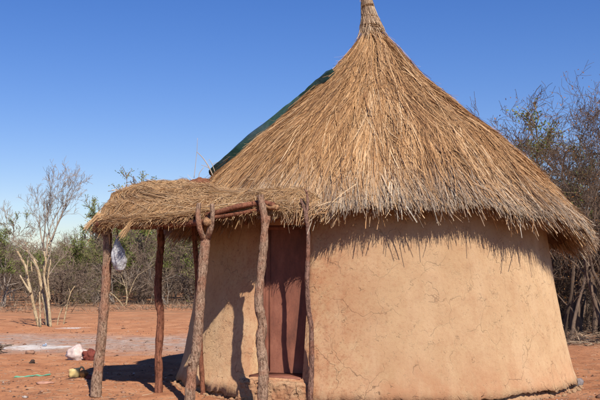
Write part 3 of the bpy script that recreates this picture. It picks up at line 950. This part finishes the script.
bag_c = W(118.5, 256, 11.33)
bag = empty('plastic_bag', W(117.5, 230, 11.33), 'knotted translucent plastic bag hanging behind the thick corner pole under the porch', 'plastic bag')
bm_ = NM('thin_plastic', .35, .5)
bm_.b.inputs['Transmission Weight'].default_value = .3
bm_.b.inputs['IOR'].default_value = 1.05
bn = bm_.noise(9, 4, .6)
M['plastic'] = bm_.out(bm_.ramp(bn, [(.35, (.50, .46, .47)), (.65, (.85, .82, .80))]), bm_.bump(bm_.noise(16, 4, .6), .9, .04))
mb = MB()
zs = np.array([.26, .22, .17, .12, .06, .0, -.07, -.13, -.175, -.20]); rs = np.array([.022, .015, .03, .045, .062, .078, .083, .072, .045, .006])
th = np.linspace(0, 2 * math.pi, 56, endpoint=False)[None]
zs2 = np.linspace(.26, -.20, 40); rs = np.interp(-zs2, -zs, rs); zs = zs2
rr = rs[:, None] * (1 + .16 * np.sin(9 * th + zs[:, None] * 14) * np.clip((zs[:, None] + .12) / .2, 0, 1) + .12 * fbm(np.cos(th) * 5, np.sin(th) * 5, zs[:, None] * 22, 303, 3) + .45 * fbm(np.cos(th) * 2, np.sin(th) * 2, zs[:, None] * 7, 300, 3))
xc = bag_c.x + .02 * np.sin(zs * 6)[:, None] * -1
mb.grid(np.stack([xc + rr * np.cos(th), bag_c.y + rr * np.sin(th), bag_c.z + zs[:, None] + 0 * th], -1), closed=True)
mb.build('bag_skin', M['plastic'], bag, smooth=True)
mb = MB(); mb.lump((bag_c.x + .012, bag_c.y + .005, bag_c.z - .05), (.12, .12, .20), 5, .35, 14)
M['brown_cloth'] = mat_plain('brown_cloth', (.16, .055, .04), .35, 25, .9, .1, .4)
mb.build('contents', M['brown_cloth'], bag, smooth=True)
mb = MB(); mb.tube([W(117.5, 225, 11.33), W(117, 231, 11.33), W(118.3, 241, 11.33)], .006, 6); mb.build('cord', M['brown_cloth'], bag)

# bark-coloured scrap and small red scrap on the porch roof, bare twigs
mb = MB(); mb.lump(W(199.5, 183.5, 12.1), (.30, .28, .13), 81, .6, 30, freq=2.4)
M['scrap'] = mat_plain('red_brown_sacking', (.24, .10, .055), .45, 30, .95, .05, .8)
tag(mb.build('sacking', M['scrap'], smooth=True), 'red-brown piece of old sacking on the porch roof, just below the green tarpaulin', 'sacking')
mb = MB(); c0 = np.array(W(155, 207, 10.98)); mb.lump(c0, (.085, .04, .03), 8, .4, 10)
M['red_cloth'] = mat_plain('red_scrap', (.30, .035, .03), .3, 30)
tag(mb.build('rag', M['red_cloth'], smooth=True), 'tiny dark red rag caught in the straw of the porch roof', 'rag')

# ------------------------------------------------------------------ litter in the yard
sack = empty('sack', gpos(77, 360), 'crumpled white and pinkish sack on the ash track, left of the corner pole', 'sack')
mb = MB(); b = gpos(77.5, 360)
mb.lump(b + [0, 0, .08], (.36, .26, .30), 12, .6, 40, freq=1.9); 
M['white_sack'] = mat_plain('woven_sack', (.68, .51, .44), .3, 9, .85, .15, 1.0)
mb.build('sack_body', M['white_sack'], sack, smooth=True)
mb = MB(); mb.lump(b + [.13, -.05, .03], (.12, .16, .06), 32, .5, 14)
mb.build('loose_fold', M['white_sack'], sack, smooth=True)
mb = MB(); b = gpos(90, 360.5); mb.lump(b + [0, 0, .06], (.26, .20, .20), 41, .9, 30, freq=3.0)
M['maroon'] = mat_plain('maroon_cloth', (.20, .055, .04), .35, 22, .95, .05, .8)
tag(mb.build('cloth_bundle', M['maroon'], smooth=True), 'dark maroon cloth bundle leaning against the white sack', 'cloth')

tub = empty('yellow_container', gpos(75, 377.5), 'battered yellow plastic container lying left of the thick corner pole', 'container')
M['yellow'] = mat_plain('faded_yellow_plastic', (.78, .56, .22), .25, 9, .5, .4, .3)
mb = MB(); b = gpos(74.5, 377.5)
ra = rad(12); Rz = np.array([[math.cos(ra), -math.sin(ra), 0], [math.sin(ra), math.cos(ra), 0], [0, 0, 1]])
def rrect(hx, hy, z, n=32, p=4.0, dent=0.0):
    th = np.linspace(0, 2 * math.pi, n, endpoint=False)
    c, s_ = np.cos(th), np.sin(th)
    k_ = (np.abs(c) ** p + np.abs(s_) ** p) ** (-1 / p)
    P_ = np.stack([hx * c * k_, hy * s_ * k_, np.full(n, z)], -1)
    P_[:, 2] += dent * c
    return P_
rows = [rrect(.062, .05, .0), rrect(.078, .062, .008), rrect(.083, .066, .05), rrect(.080, .064, .09), rrect(.083, .066, .125, dent=.012), rrect(.077, .060, .125, dent=.012), rrect(.075, .058, .03), rrect(.001, .001, .03)]
mb.grid(np.array(rows) @ Rz.T + b, closed=True)
mb.build('container_body', M['yellow'], tub, smooth=True)
mb = MB(); mb.tube(catmull([b + [.07, 0, .12], b + [.10, .0, .15], b + [.135, 0, .12], b + [.14, 0, .05]], 5), .013, 8)
mb.build('handle', M['yellow'], tub, smooth=True)
mb = MB(); mb.lump(gpos(84, 378) + [0, 0, .05], (.13, .11, .13), 55, .5, 18)
M['ochre'] = mat_plain('mottled_ochre', (.30, .13, .04), .7, 14, .8, .2, .6)  # dark orange-brown base colour with strong mottling
tag(mb.build('ochre_lump', M['ochre'], smooth=True), 'orange-brown lump right beside the yellow container', 'lump')
mb = MB(); mb.lump(gpos(90, 379) + [0, 0, .03], (.13, .11, .09), 57, .5, 14)
tag(mb.build('mud_clod', M['maroon'], smooth=True), 'small red-brown clod in the shade at the foot of the corner pole', 'clod')

mb = MB(); A0, A1 = gpos(14.5, 376.5), gpos(51, 375.5)
tt_ = np.linspace(0, 1, 40); wv = .019 + .009 * vnoise(tt_ * 9, 0 * tt_, 0, 330)
cen = A0[None] + (A1 - A0)[None] * tt_[:, None]; cen[:, 1] += .03 * vnoise(tt_ * 5, 0 * tt_, 0, 331); cen[:, 2] = gz(cen[:, 0], cen[:, 1]) + .012 + .01 * vnoise(tt_ * 8, 0 * tt_, 0, 332)
for zz_ in (0, -.006):
    rows = [cen + np.array([0, s_, zz_]) + np.array([0, np.sign(s_), .25 * (np.sign(s_) + 1)]) * wv[:, None] for s_ in (-.016, 0, .016)]
    mb.grid(np.array(rows), flip=(zz_ < 0))
M['green_strip'] = mat_plain('green_plastic_strip', (.20, .50, .27), .25, 12, .6, .3, .3)
tag(mb.build('plastic_strip', M['green_strip'], smooth=True), 'long thin green plastic strip lying on the red sand at the left', 'strip')

M['slab'] = mat_plain('pinkish_stone', (.58, .30, .20), .2, 18, .9, .1, .6)
mb = MB(); b = gpos(45, 385); mb.lump(b + [0, 0, .01], (.25, .16, .05), 61, .35, 16)
tag(mb.build('flat_stone', M['slab'], smooth=True), 'flat pinkish stone in the sand below the green strip', 'stone')
M['clod'] = mat_plain('brown_clod', (.36, .20, .13), .3, 20, .95, .05, .8)
mb = MB(); mb.lump(gpos(30, 354) + [0, 0, .03], (.20, .15, .10), 63, .4, 14)
tag(mb.build('clod', M['clod'], smooth=True), 'rounded brown earth clod at the edge of the white ash', 'clod')
M['dark_lump'] = mat_plain('charred_lump', (.07, .045, .035), .4, 30, .95, .05, .8)
mb = MB(); mb.lump(gpos(32.5, 363.5) + [0, 0, .025], (.085, .07, .08), 65, .6, 12); mb.lump(gpos(30.5, 363.8) + [0, 0, .01], (.05, .05, .03), 66, .6, 10)
tag(mb.build('charred_wood', M['dark_lump'], smooth=False), 'small charred black lump above the green strip', 'lump')
M['blue'] = mat_plain('blue_white_scrap', (.38, .44, .52), .6, 30, .6, .2, .5)
mb = MB(); b = gpos(44.5, 346); mb.lump(b + [0, 0, .02], (.10, .08, .04), 68, .7, 14); mb.lump(b + [.03, 0, .045], (.04, .02, .05), 69, .6, 8)
tag(mb.build('packet', M['blue'], smooth=False), 'small blue and white crumpled packet lying on the ash track', 'packet')
M['stone_grey'] = mat_plain('grey_stone', (.26, .21, .19), .3, 25, .9, .15, .8)
mb = MB(); mb.lump(gpos(578.5, 385.5) + [0, 0, .04], (.14, .12, .12), 71, .45, 14, R=np.array([[.9, 0, -.43], [0, 1, 0], [.43, 0, .9]]))
tag(mb.build('stone', M['stone_grey'], smooth=False), 'grey stone leaning on the right foot of the hut wall', 'stone')

wp = empty('brushwood_pile', gpos(0, 354), 'heap of dark brushwood sticks at the left edge beside the ash track', 'brushwood')
b = gpos(0, 354)
for k in range(34):
    mb = MB(); a_ = random.uniform(0, 3.14); L_ = random.uniform(.15, .45); zc0 = random.uniform(.02, .17)
    c0 = b + np.array([random.gauss(-.08, .09), random.gauss(0, .1), zc0])
    dv = np.array([math.cos(a_), math.sin(a_), random.uniform(-.25, .25)]) * L_ / 2
    mb.tube([c0 - dv, c0 + np.array([0, 0, .015]), c0 + dv], [.012, .010, .006], 6)
    mb.build('stick', M['trunk_grey' if k % 3 else 'twig_dark'], wp)

# pebbles, crumbs and twiglets scattered on the sand: nobody could count them
mb = MB(); octV = np.array([[1, 0, 0], [0, 1, 0], [-1, 0, 0], [0, -1, 0], [0, 0, 1], [0, 0, -1.]])
octF = np.array([[0, 1, 4], [1, 2, 4], [2, 3, 4], [3, 0, 4], [1, 0, 5], [2, 1, 5], [3, 2, 5], [0, 3, 5]])
n_ = 17000
yy = 10.2 + 22 * RNG.random(n_) ** 1.6; xx = RNG.uniform(-.40, .40, n_) * yy
cl = vnoise(xx * 1.1, yy * 1.1, 0, 400) + RNG.normal(0, .6, n_); kp = cl > -.1
xx, yy = xx[kp], yy[kp]; n_ = len(xx)
s_ = np.exp(RNG.normal(-4.95, .55, n_)) * (1 + 1.2 * (RNG.random(n_) < .03))
sc3 = np.stack([s_ * RNG.uniform(.7, 2.2, n_), s_ * RNG.uniform(.7, 1.5, n_), s_ * RNG.uniform(.4, .9, n_)], -1)
an = RNG.uniform(0, 6.28, n_); ca, sa = np.cos(an)[:, None], np.sin(an)[:, None]
V = octV[None] * sc3[:, None] * (1 + RNG.normal(0, .2, (n_, 6, 1)))
Vx = V[..., 0] * ca - V[..., 1] * sa; Vy = V[..., 0] * sa + V[..., 1] * ca
V = np.stack([Vx + xx[:, None], Vy + yy[:, None], V[..., 2] + (gz(xx, yy) + s_ * .2)[:, None]], -1)
F = octF[None] + (np.arange(n_) * 6)[:, None, None]
mb.add(V.reshape(-1, 3), None, F.reshape(-1, 3), a=np.repeat(RNG.random(n_), 6))
gm = NM('yard_crumbs', .95, .05)
M['crumbs'] = gm.out(gm.ramp(gm.attr(), [(0., (.10, .06, .045)), (.45, (.22, .11, .07)), (.8, (.38, .19, .11)), (1., (.55, .45, .38))]))
tag(mb.build('pebbles', M['crumbs']), 'pebbles, crumbs of earth and bits of bark strewn over the red sand', 'pebbles', kind='stuff')
# fallen straw and twiglets
n_ = 3600; yy = 10.3 + 14 * RNG.random(n_) ** 1.4; xx = RNG.uniform(-.38, .38, n_) * yy
L = RNG.uniform(.03, .16, n_); an = RNG.uniform(0, 6.28, n_); t_ = np.linspace(-.5, .5, 3)[None]
C_ = np.stack([xx[:, None] + np.cos(an)[:, None] * L[:, None] * t_, yy[:, None] + np.sin(an)[:, None] * L[:, None] * t_, 0 * t_ + 0 * xx[:, None]], -1)
C_[..., 2] = gz(C_[..., 0], C_[..., 1]) + .006
V, F, A = strips(C_, np.tile([0, -.3, 1.], (n_, 1)), RNG.uniform(.004, .009, n_), RNG.random(n_), .6, RNG.normal(0, .5, n_))
o = obj('fallen_straw', np_mesh('fallen_straw', V, F, M['straw'], {'rnd': A * .8, 'grey': np.full(len(A), .5)}))
tag(o, 'loose stalks of straw and twiglets fallen on the sand', 'straw', kind='stuff')

# ------------------------------------------------------------------ trees
def grow(rg, base, dirv, L, r, level, maxl, out, kids=(4, 6), curl=.25, up=.15, ratio=.62, seg=5, spreadA=38, tipr=.3):
    d = np.array(dirv, float); d /= np.linalg.norm(d); P = [np.array(base, float)]
    for k in range(seg):
        d = d + rg.normal(0, curl, 3) / seg * 2.2; d[2] += up / seg; d /= np.linalg.norm(d)
        P.append(P[-1] + d * L / seg)
    rs = np.linspace(r, r * tipr, seg + 1)
    out.append((np.array(P), rs, level))
    if level >= maxl: return
    nk = rg.integers(kids[0], kids[1] + 1)
    for q in range(nk):
        f = rg.uniform(.25, 1.0) if q else 1.0
        i_ = min(int(f * seg), seg - 1); fr = f * seg - i_
        p = P[i_] * (1 - fr) + P[i_ + 1] * fr
        dd = P[i_ + 1] - P[i_]; dd /= np.linalg.norm(dd)
        ax = np.cross(dd, rg.normal(0, 1, 3)); ax /= np.linalg.norm(ax) + 1e-9
        a = rad(rg.normal(spreadA, 13))
        nd_ = dd * math.cos(a) + ax * math.sin(a)
        grow(rg, p, nd_, L * ratio * rg.uniform(.7, 1.15), max(r * (1 - f * .55) * .6, .003), level + 1, maxl, out, kids, curl, up, ratio, seg, spreadA, tipr)


TH = {}


def tree_meshes(seed, H, stems, lean, maxl, kids, twr, trunk_r, mt, mtw, leaves=0, leafm=None, leafsz=.06, base_r=.1, curl=.3, up=.15, ratio=.62, spreadA=38, first=.45, leafz=0.0, seg=5, tips=None):
    rg = np.random.default_rng(seed); out = []
    for k in range(stems):
        a = rg.uniform(0, 6.28); ln_ = abs(rg.normal(lean, lean * .4))
        d = (math.cos(a) * ln_, math.sin(a) * ln_, 1)
        grow(rg, (math.cos(a) * base_r * rg.random(), math.sin(a) * base_r * rg.random(), -.05), d, H * first * rg.uniform(.75, 1.1), trunk_r * rg.uniform(.7, 1.1), 0, maxl, out, kids, curl, up, ratio, seg, spreadA)
    tb, cb = MB(), MB()
    for P_, rs, lv in out:
        rs = np.maximum(rs, twr)
        if lv <= 1: tb.tube(P_, rs, 6 if lv == 0 else 5, cap=False, a=rg.random())
        elif lv < maxl: cb.tube(P_, rs, 3, cap=False, a=rg.random())
        else: cb.tube(P_[[0, 2, len(P_) - 1]], rs[[0, 2, len(P_) - 1]], 3, cap=False, a=rg.random())
    lm = None
    if leaves:
        tipsP = np.concatenate([P_[1:] for P_, rs, lv in out if lv >= maxl - 1])
        zmx = tipsP[:, 2].max()
        tipsP = tipsP[tipsP[:, 2] > leafz * zmx]
        # leaves gather on some branches, not on others
        cn = vnoise(tipsP[:, 0] * 1.1, tipsP[:, 1] * 1.1, tipsP[:, 2] * 1.3, seed); ok = tipsP[cn > -.05]
        if len(ok) < 10: ok = tipsP
        c = ok[rg.integers(0, len(ok), leaves)] + rg.normal(0, .05, (leaves, 3))
        a = rg.normal(0, 1, (leaves, 3)); a /= np.linalg.norm(a, axis=1)[:, None]
        b_ = np.cross(a, rg.normal(0, 1, (leaves, 3))); b_ /= np.linalg.norm(b_, axis=1)[:, None]
        sz = leafsz * rg.uniform(.5, 1.2, leaves)[:, None]
        V = np.stack([c - a * sz, c + b_ * sz * .45, c + a * sz, c - b_ * sz * .45], 1).reshape(-1, 3)
        F = np.arange(leaves * 4).reshape(-1, 4)
        lm = np_mesh('leaves', V, F, leafm, {'rnd': np.repeat(rg.random(leaves), 4)})
    TH[seed] = float(np.percentile(np.concatenate(cb.V)[:, 2], 98.5))
    return tb.mesh('trunk', mt, True), cb.mesh('crown', mtw), lm, seed


def place_tree(name, meshes, loc, rz, sc, label, cat='tree', group=None):
    t = empty(name, loc, label, cat, group)
    sc = sc / TH[meshes[3]]      # sc is the wanted height in metres
    t.rotation_euler = (0, 0, rz); t.scale = (sc, sc, sc)
    for nm, me in zip(('trunk', 'crown', 'leaves'), meshes[:3]):
        if me is None: continue
        o = bpy.data.objects.new(nm, me); COL.objects.link(o)
        o.parent = t
    return t


# -- thicket behind the yard
bare = [tree_meshes(500 + k, 4.6, 3, .26, 4, (4, 6), .006, .05, M['trunk_grey'], M['twig_grey'], first=.52, curl=.35, up=.10, spreadA=42, base_r=.25) for k in range(4)]
olive = [tree_meshes(520 + k, 4.8, 4, .32, 4, (4, 5), .010, .065, M['trunk_grey'], M['twig_grey'], 10000, M['leaf_green'], .034, first=.42, curl=.35, up=.12, spreadA=40, base_r=.2, leafz=.35) for k in range(2)]
dull = [tree_meshes(530 + k, 4.4, 3, .28, 4, (4, 5), .006, .05, M['trunk_grey'], M['twig_grey'], 5500, M['leaf_dull'], .036, first=.5, curl=.35, up=.10, spreadA=42, base_r=.25) for k in range(2)]
low = [tree_meshes(540 + k, 2.3, 9, .7, 3, (4, 6), .008, .025, M['twig_dark'], M['twig_grey'], first=.5, curl=.45, up=.05, spreadA=48, base_r=.3) for k in range(3)]
GB = 'leafless trees of the grey thicket behind the yard'
GD = 'half-bare olive trees in the thicket behind the yard'
GL = 'low bare scrub bushes at the foot of the thicket'
rg = random.Random(5)


def top_row(px):   # height the thicket reaches in the photo
    return np.interp(px, [-60, 0, 15, 28, 50, 62, 80, 100, 140, 200], [210, 219, 234, 246, 248, 238, 226, 210, 196, 190])


for dist, step in ((50, 42), (55, 36), (61, 32), (69, 30), (79, 26), (90, 22)):
    px = -75 + rg.uniform(0, step)
    while px < 262:
        d = dist + rg.uniform(-2, 2); p = W(px, 300, d)
        hgt = HC + (HZ - float(top_row(px))) / FPX * d
        jit = rg.uniform(.62, 1.0)
        r_ = rg.random()
        kind, lst, grp, lb = ('b', bare, GB, 'leafless grey-brown tree in the thicket behind the yard') if r_ < .5 else ('d', dull, GD, 'half-bare tree with dull olive leaves in the thicket behind the yard')
        place_tree('thicket_tree', rg.choice(lst), (p.x, d, 0), rg.uniform(0, 6.28), hgt * jit * .86, lb, 'tree', grp)
        px += step * rg.uniform(.7, 1.3)
for dist, step in ((47, 95), (57, 80)):
    px = -70 + rg.uniform(0, 20)
    while px < 250:
        d = dist + rg.uniform(-2.5, 2.5); p = W(px, 300, d)
        place_tree('scrub_bush', rg.choice(low), (p.x, d, 0), rg.uniform(0, 6.28), rg.uniform(1.0, 2.2), 'low bare scrub bush at the foot of the grey thicket', 'bush', GL)
        px += step * rg.uniform(.6, 1.4)
# individually visible green ones
for (px, d, py, lb, k) in ((2, 44, 212, 'green leafy tree at the far left edge behind the yard', 0), (98, 52, 200, 'tall green-topped tree rising just left of the porch roof corner', 1),
                           (33, 56, 243, 'small green tree seen behind the bleached stems', 0), (138, 50, 205, 'yellow-green tree seen under the left of the porch roof', 1),
                           (158, 60, 172, 'tree whose green tip shows above the porch roof', 0), (187, 56, 215, 'green tree seen between the thin red pole and the forked pole', 0)):
    p = W(px, 300, d); hgt = HC + (HZ - py) / FPX * d
    place_tree('green_tree', olive[k], (p.x, d, 0), px * .7, hgt * .88, lb, 'tree')

# pale dead forked trees in front of the thicket
pale = [tree_meshes(560 + k, 3.6, 3, .35, 3, (3, 5), .007, .055, M['wood_dry'], M['twig_pale'], first=.5, curl=.3, spreadA=36, base_r=.12) for k in range(2)]
for px, py, tp, k, lb in ((73, 304, 275, 0, 'small pale dead forked tree standing right of the bleached stems'), (124, 306, 246, 1, 'pale dead tree with spreading arms seen between the two left porch poles')):
    g_ = G(px, py); hgt = HC + (HZ - tp) / FPX * g_.y
    place_tree('dead_tree', pale[k], (g_.x, g_.y, 0), k * 2.0 + .5, hgt, lb, 'tree')

# far woodland closing the horizon
n_ = 90000
xx = RNG.uniform(-70, 70, n_); yy = RNG.uniform(100, 135, n_)
topz = 4.2 + 1.6 * vnoise(xx * .12, yy * .12, 0, 420); zz_ = topz * RNG.random(n_) ** .8
L = RNG.uniform(.3, 1.1, n_); dv = RNG.normal(0, 1, (n_, 3)); dv[:, 2] = np.abs(dv[:, 2]) + .3; dv /= np.linalg.norm(dv, axis=1)[:, None]
P0 = np.stack([xx, yy, zz_], -1); C_ = np.stack([P0, P0 + dv * L[:, None]], 1)
V, F, A = strips(C_, RNG.normal(0, 1, (n_, 3)), RNG.uniform(.03, .08, n_), RNG.random(n_), .5)
tag(obj('distant_woodland', np_mesh('distant_woodland', V, F, M['twig_grey'], {'rnd': A})), 'far-off grey brown woodland along the horizon', 'woodland', kind='stuff')

# -- the bleached cut-back tree in the yard at the left
bt = empty('bleached_tree', G(43, 326), 'cut-back tree with bleached yellowish stems and wispy bare top in the open yard', 'tree')
DB = G(43, 326).y
mb = MB()


def stem(pts, r0, r1, dd=0.0, n=8):
    P_ = catmull([W(x, y, DB + dd + (q * .05)) for q, (x, y) in enumerate(pts)], 5)
    mb.tube(P_, np.linspace(r0, r1, len(P_)) * .68, n, rough=.15, seed=int(r0 * 1000))


stem([(39.5, 328), (35, 312), (31, 293), (28, 280), (26, 268), (21, 258), (16, 249)], .085, .045)
stem([(31, 293), (25, 284), (20, 275.5)], .055, .035)
stem([(27.5, 275), (27, 268), (28.5, 257)], .035, .02)
stem([(48, 328), (45, 306), (41.5, 288), (38.5, 272), (34, 260), (28, 252), (23.5, 246)], .095, .045, .3)
stem([(42, 289), (44.5, 279), (44, 266), (46, 256)], .05, .025, .2)
stem([(50.5, 328), (49, 308), (46.5, 290), (44, 276), (46, 262), (43.5, 249), (43, 241)], .07, .035, -.2)
stem([(40.5, 328), (40, 310), (39.5, 292)], .05, .03, -.3)
stem([(50, 300), (48, 285), (49, 270), (50.5, 262), (47, 250), (51, 238)], .05, .02, .1)
stem([(32, 272), (31, 262)], .03, .02, 0)
tr_ = mb.build('trunk', M['wood_dry'], bt, smooth=True)
mb = MB(); out = []; rg2 = np.random.default_rng(77)
for (x, y, dx, L_, r_) in ((43, 243, -.25, 1.5, .03), (51, 240, .25, 2.1, .034), (46, 256, .05, 2.0, .032), (44, 250, -.05, 2.2, .032), (47, 262, .45, 1.8, .026), (38, 270, -.5, 1.5, .022), (49, 246, .12, 2.2, .032), (38, 262, -.7, 1.7, .02), (28.5, 258, -.1, .7, .012), (49, 275, .5, 1.0, .02)):
    grow(rg2, W(x, y, DB), (dx * 1.3, rg2.normal(0, .25), 1), L_ * .66, r_ * .8, 0, 4, out, (3, 5), .30, .30, .60, 5, 30, .35)
for P_, rs, lv in out:
    mb.tube(P_, np.maximum(rs * (1 if lv < 2 else .7), .0035), 4 if lv < 2 else 3, cap=False, a=random.random())
mb.build('crown', M['twig_pale'], bt)

sp = empty('bleached_sapling', G(62, 325), 'thin bleached sapling sticking up just right of the cut-back tree', 'sapling'); mb = MB(); DB = G(62, 325).y
stem([(57, 328), (58.5, 318), (62, 308)], .03, .02)
stem([(63, 327), (65.5, 314), (68, 302), (71, 292), (75, 286)], .035, .02, .4)
stem([(68, 302), (70, 294), (69, 288)], .018, .010, .4)
mb.build('trunk', M['wood_dry'], sp, smooth=True)

# -- thorn trees on the right
thorn = [tree_meshes(600 + k, 6.2, 3, .15, 5, (3, 4), .0032, .06, M['twig_dark'], M['twig_dark'], 900, M['leaf_brown'], .022, first=.40, curl=.55, up=.32, ratio=.63, spreadA=36, base_r=.25, seg=5) for k in range(3)]
bushr = [tree_meshes(620 + k, 3.4, 8, .45, 4, (3, 5), .0045, .022, M['twig_dark'], M['twig_dark'], first=.42, curl=.5, up=.10, ratio=.62, spreadA=44, base_r=.35) for k in range(3)]
TL = ['tall bare thorn tree with an upright stem right of the pointed roof', 'bare thorn tree at the far right edge of the frame', 'bare thorn tree whose crooked top twig rises closest to the roof slope', 'darker bare thorn tree behind the right eave', 'bare thorn tree leaning in beyond the right frame edge', 'bare thorn tree with crossing twigs between the upright stem and the right frame edge', 'lowest bare thorn tree just above the right roof slope', 'slim bare thorn tree next to the one at the far right edge']
for i_, (px, d, tp, rz, k) in enumerate(((566, 22.0, 72, .4, 0), (606, 20.5, 70, 2.2, 1), (538, 25.0, 78, 3.9, 2), (588, 28.0, 112, 1.1, 0), (640, 23.0, 84, 5.0, 2), (578, 24.5, 100, 2.9, 2), (556, 26.5, 120, 5.6, 0), (596, 23.5, 92, 3.6, 2))):
    p = W(px, 330, d); hgt = HC + (HZ - tp) / FPX * d
    place_tree('thorn_tree', thorn[k], (p.x, d, 0), rz, hgt * .93, TL[i_], 'tree', 'bare thorn trees right of the hut')
GR = 'dark leafless bushes behind the right side of the hut'
for (px, d, h_) in ((548, 30, 3.6), (572, 31, 3.8), (600, 29, 3.6), (630, 30, 4.2), (560, 38, 4.6), (590, 37, 4.4), (615, 40, 4.8), (530, 36, 4.2), (545, 46, 5), (575, 48, 5), (605, 50, 5.2), (640, 46, 5), (560, 27, 2.0), (592, 25.5, 1.7), (500, 40, 4.4), (470, 44, 4.4)):
    p = W(px, 330, d)
    place_tree('dark_bush', rg.choice(bushr), (p.x, d, 0), rg.uniform(0, 6.28), h_, 'dark leafless bush in the tangle behind the right side of the hut', 'bush', GR)
for (px, d) in ((540, 62), (570, 66), (600, 60), (630, 64), (555, 78), (590, 82), (622, 80), (500, 60), (660, 70)):
    p = W(px, 330, d)
    place_tree('thicket_tree', rg.choice(bare), (p.x, d, 0), rg.uniform(0, 6.28), rg.uniform(4.2, 5.8), 'leafless grey-brown tree in the thicket behind the yard', 'tree', GB)
for (px, d, tp, lb) in ((541, 30, 140, 'green leafy tree showing between the bare thorn trees above the right roof slope'), (585, 36, 168, 'green leafy tree low behind the thorn trees at the right edge')):
    p = W(px, 330, d); hgt = HC + (HZ - tp) / FPX * d
    place_tree('green_tree', olive[1], (p.x, d, 0), px, hgt, lb, 'tree')

# dry litter and fallen twigs under the thorn trees
n_ = 9000; yy = RNG.uniform(19.5, 44, n_); xx = yy * RNG.uniform(.24, .42, n_)
L = RNG.uniform(.05, .5, n_) ** 1.3; dv = RNG.normal(0, 1, (n_, 3)); dv[:, 2] *= .35; dv /= np.linalg.norm(dv, axis=1)[:, None]
P0 = np.stack([xx, yy, gz(xx, yy) + RNG.uniform(.0, .09, n_)], -1)
C1 = np.stack([P0, P0 + dv * L[:, None]], 1)
n2 = 9000; yy = RNG.uniform(36, 62, n2); xx = yy * RNG.uniform(-.42, -.04, n2)
kk_ = vnoise(xx * .5, yy * .3, 0, 440) > -.1
P1 = np.stack([xx, yy, RNG.uniform(.0, .12, n2)], -1)[kk_]; n2 = len(P1)
dv = RNG.normal(0, 1, (n2, 3)); dv[:, 2] = np.abs(dv[:, 2]) * .6; dv /= np.linalg.norm(dv, axis=1)[:, None]
C2 = np.stack([P1, P1 + dv * RNG.uniform(.05, .45, n2)[:, None]], 1)
C_ = np.concatenate([C1, C2]); n_ = len(C_)
V, F, A = strips(C_, RNG.normal(0, .5, (n_, 3)) + [0, -.3, 1], RNG.uniform(.008, .03, n_), RNG.random(n_), .5)
lt = NM('dry_litter', .95, .05)
M['litter'] = lt.out(lt.ramp(lt.attr(), [(0., (.06, .04, .03)), (.6, (.20, .13, .085)), (1., (.42, .30, .19))]))
tag(obj('dry_litter', np_mesh('dry_litter', V, F, M['litter'], {'rnd': A})), 'dry grass, leaf litter and fallen twigs under the trees', 'litter', kind='stuff')

# ------------------------------------------------------------------ bare twigs poking up behind the porch roof
tw = empty('dry_branch', W(207, 180, 12.25), 'thin bare branch sticking up from the porch roof beside the green tarpaulin', 'branch')
mb = MB()
for pts, r_ in ((((213, 176), (209, 167), (203, 158), (197, 152)), .009), (((209, 168), (205, 166), (201, 165)), .005), (((215, 172), (212, 164), (209, 159)), .006), (((199, 178), (199.5, 173), (204, 167)), .006), (((212, 165), (215, 163), (218, 162)), .004), (((194, 178), (195.5, 165), (197, 150), (197.5, 138)), .0045)):
    P_ = catmull([W(x, y, 12.3) for x, y in pts], 4); mb.tube(P_, np.linspace(r_, r_ * .5, len(P_)), 5)
mb.build('twigs', M['twig_pale'], tw)

# ------------------------------------------------------------------ light
AZ, EL = rad(19), rad(41)
sd = bpy.data.lights.new('sun', 'SUN'); sd.energy = 5.0; sd.angle = rad(.5); sd.color = (1.0, .955, .88)
so = bpy.data.objects.new('sun', sd); COL.objects.link(so)
dirs = Vector((math.sin(AZ) * math.cos(EL), -math.cos(AZ) * math.cos(EL), math.sin(EL)))
so.rotation_euler = dirs.to_track_quat('Z', 'Y').to_euler()
w = bpy.data.worlds.new('World'); S.world = w; w.use_nodes = True
nt = w.node_tree; bg = nt.nodes['Background']
sk = nt.nodes.new('ShaderNodeTexSky'); sk.sky_type = 'NISHITA'; sk.sun_disc = False
sk.sun_elevation = EL; sk.sun_rotation = math.atan2(dirs.x, dirs.y)
sk.air_density = 1.3; sk.dust_density = .1; sk.ozone_density = 2.5; sk.altitude = 1100
hs = nt.nodes.new('ShaderNodeHueSaturation'); hs.inputs['Saturation'].default_value = 1.35; hs.inputs['Hue'].default_value = .512
tn_ = nt.nodes.new('ShaderNodeMix'); tn_.data_type = 'RGBA'; tn_.blend_type = 'MULTIPLY'; tn_.inputs[0].default_value = 1; tn_.inputs[7].default_value = (.98, .955, 1.19, 1)
nt.links.new(sk.outputs[0], hs.inputs['Color']); nt.links.new(hs.outputs[0], tn_.inputs[6]); nt.links.new(tn_.outputs[2], bg.inputs[0]); bg.inputs[1].default_value = .093
S.view_settings.view_transform = 'Standard'; S.view_settings.look = 'None'
S.view_settings.exposure = 0; S.view_settings.gamma = 1
S.render.engine = 'CYCLES'
S.cycles.diffuse_bounces = 2
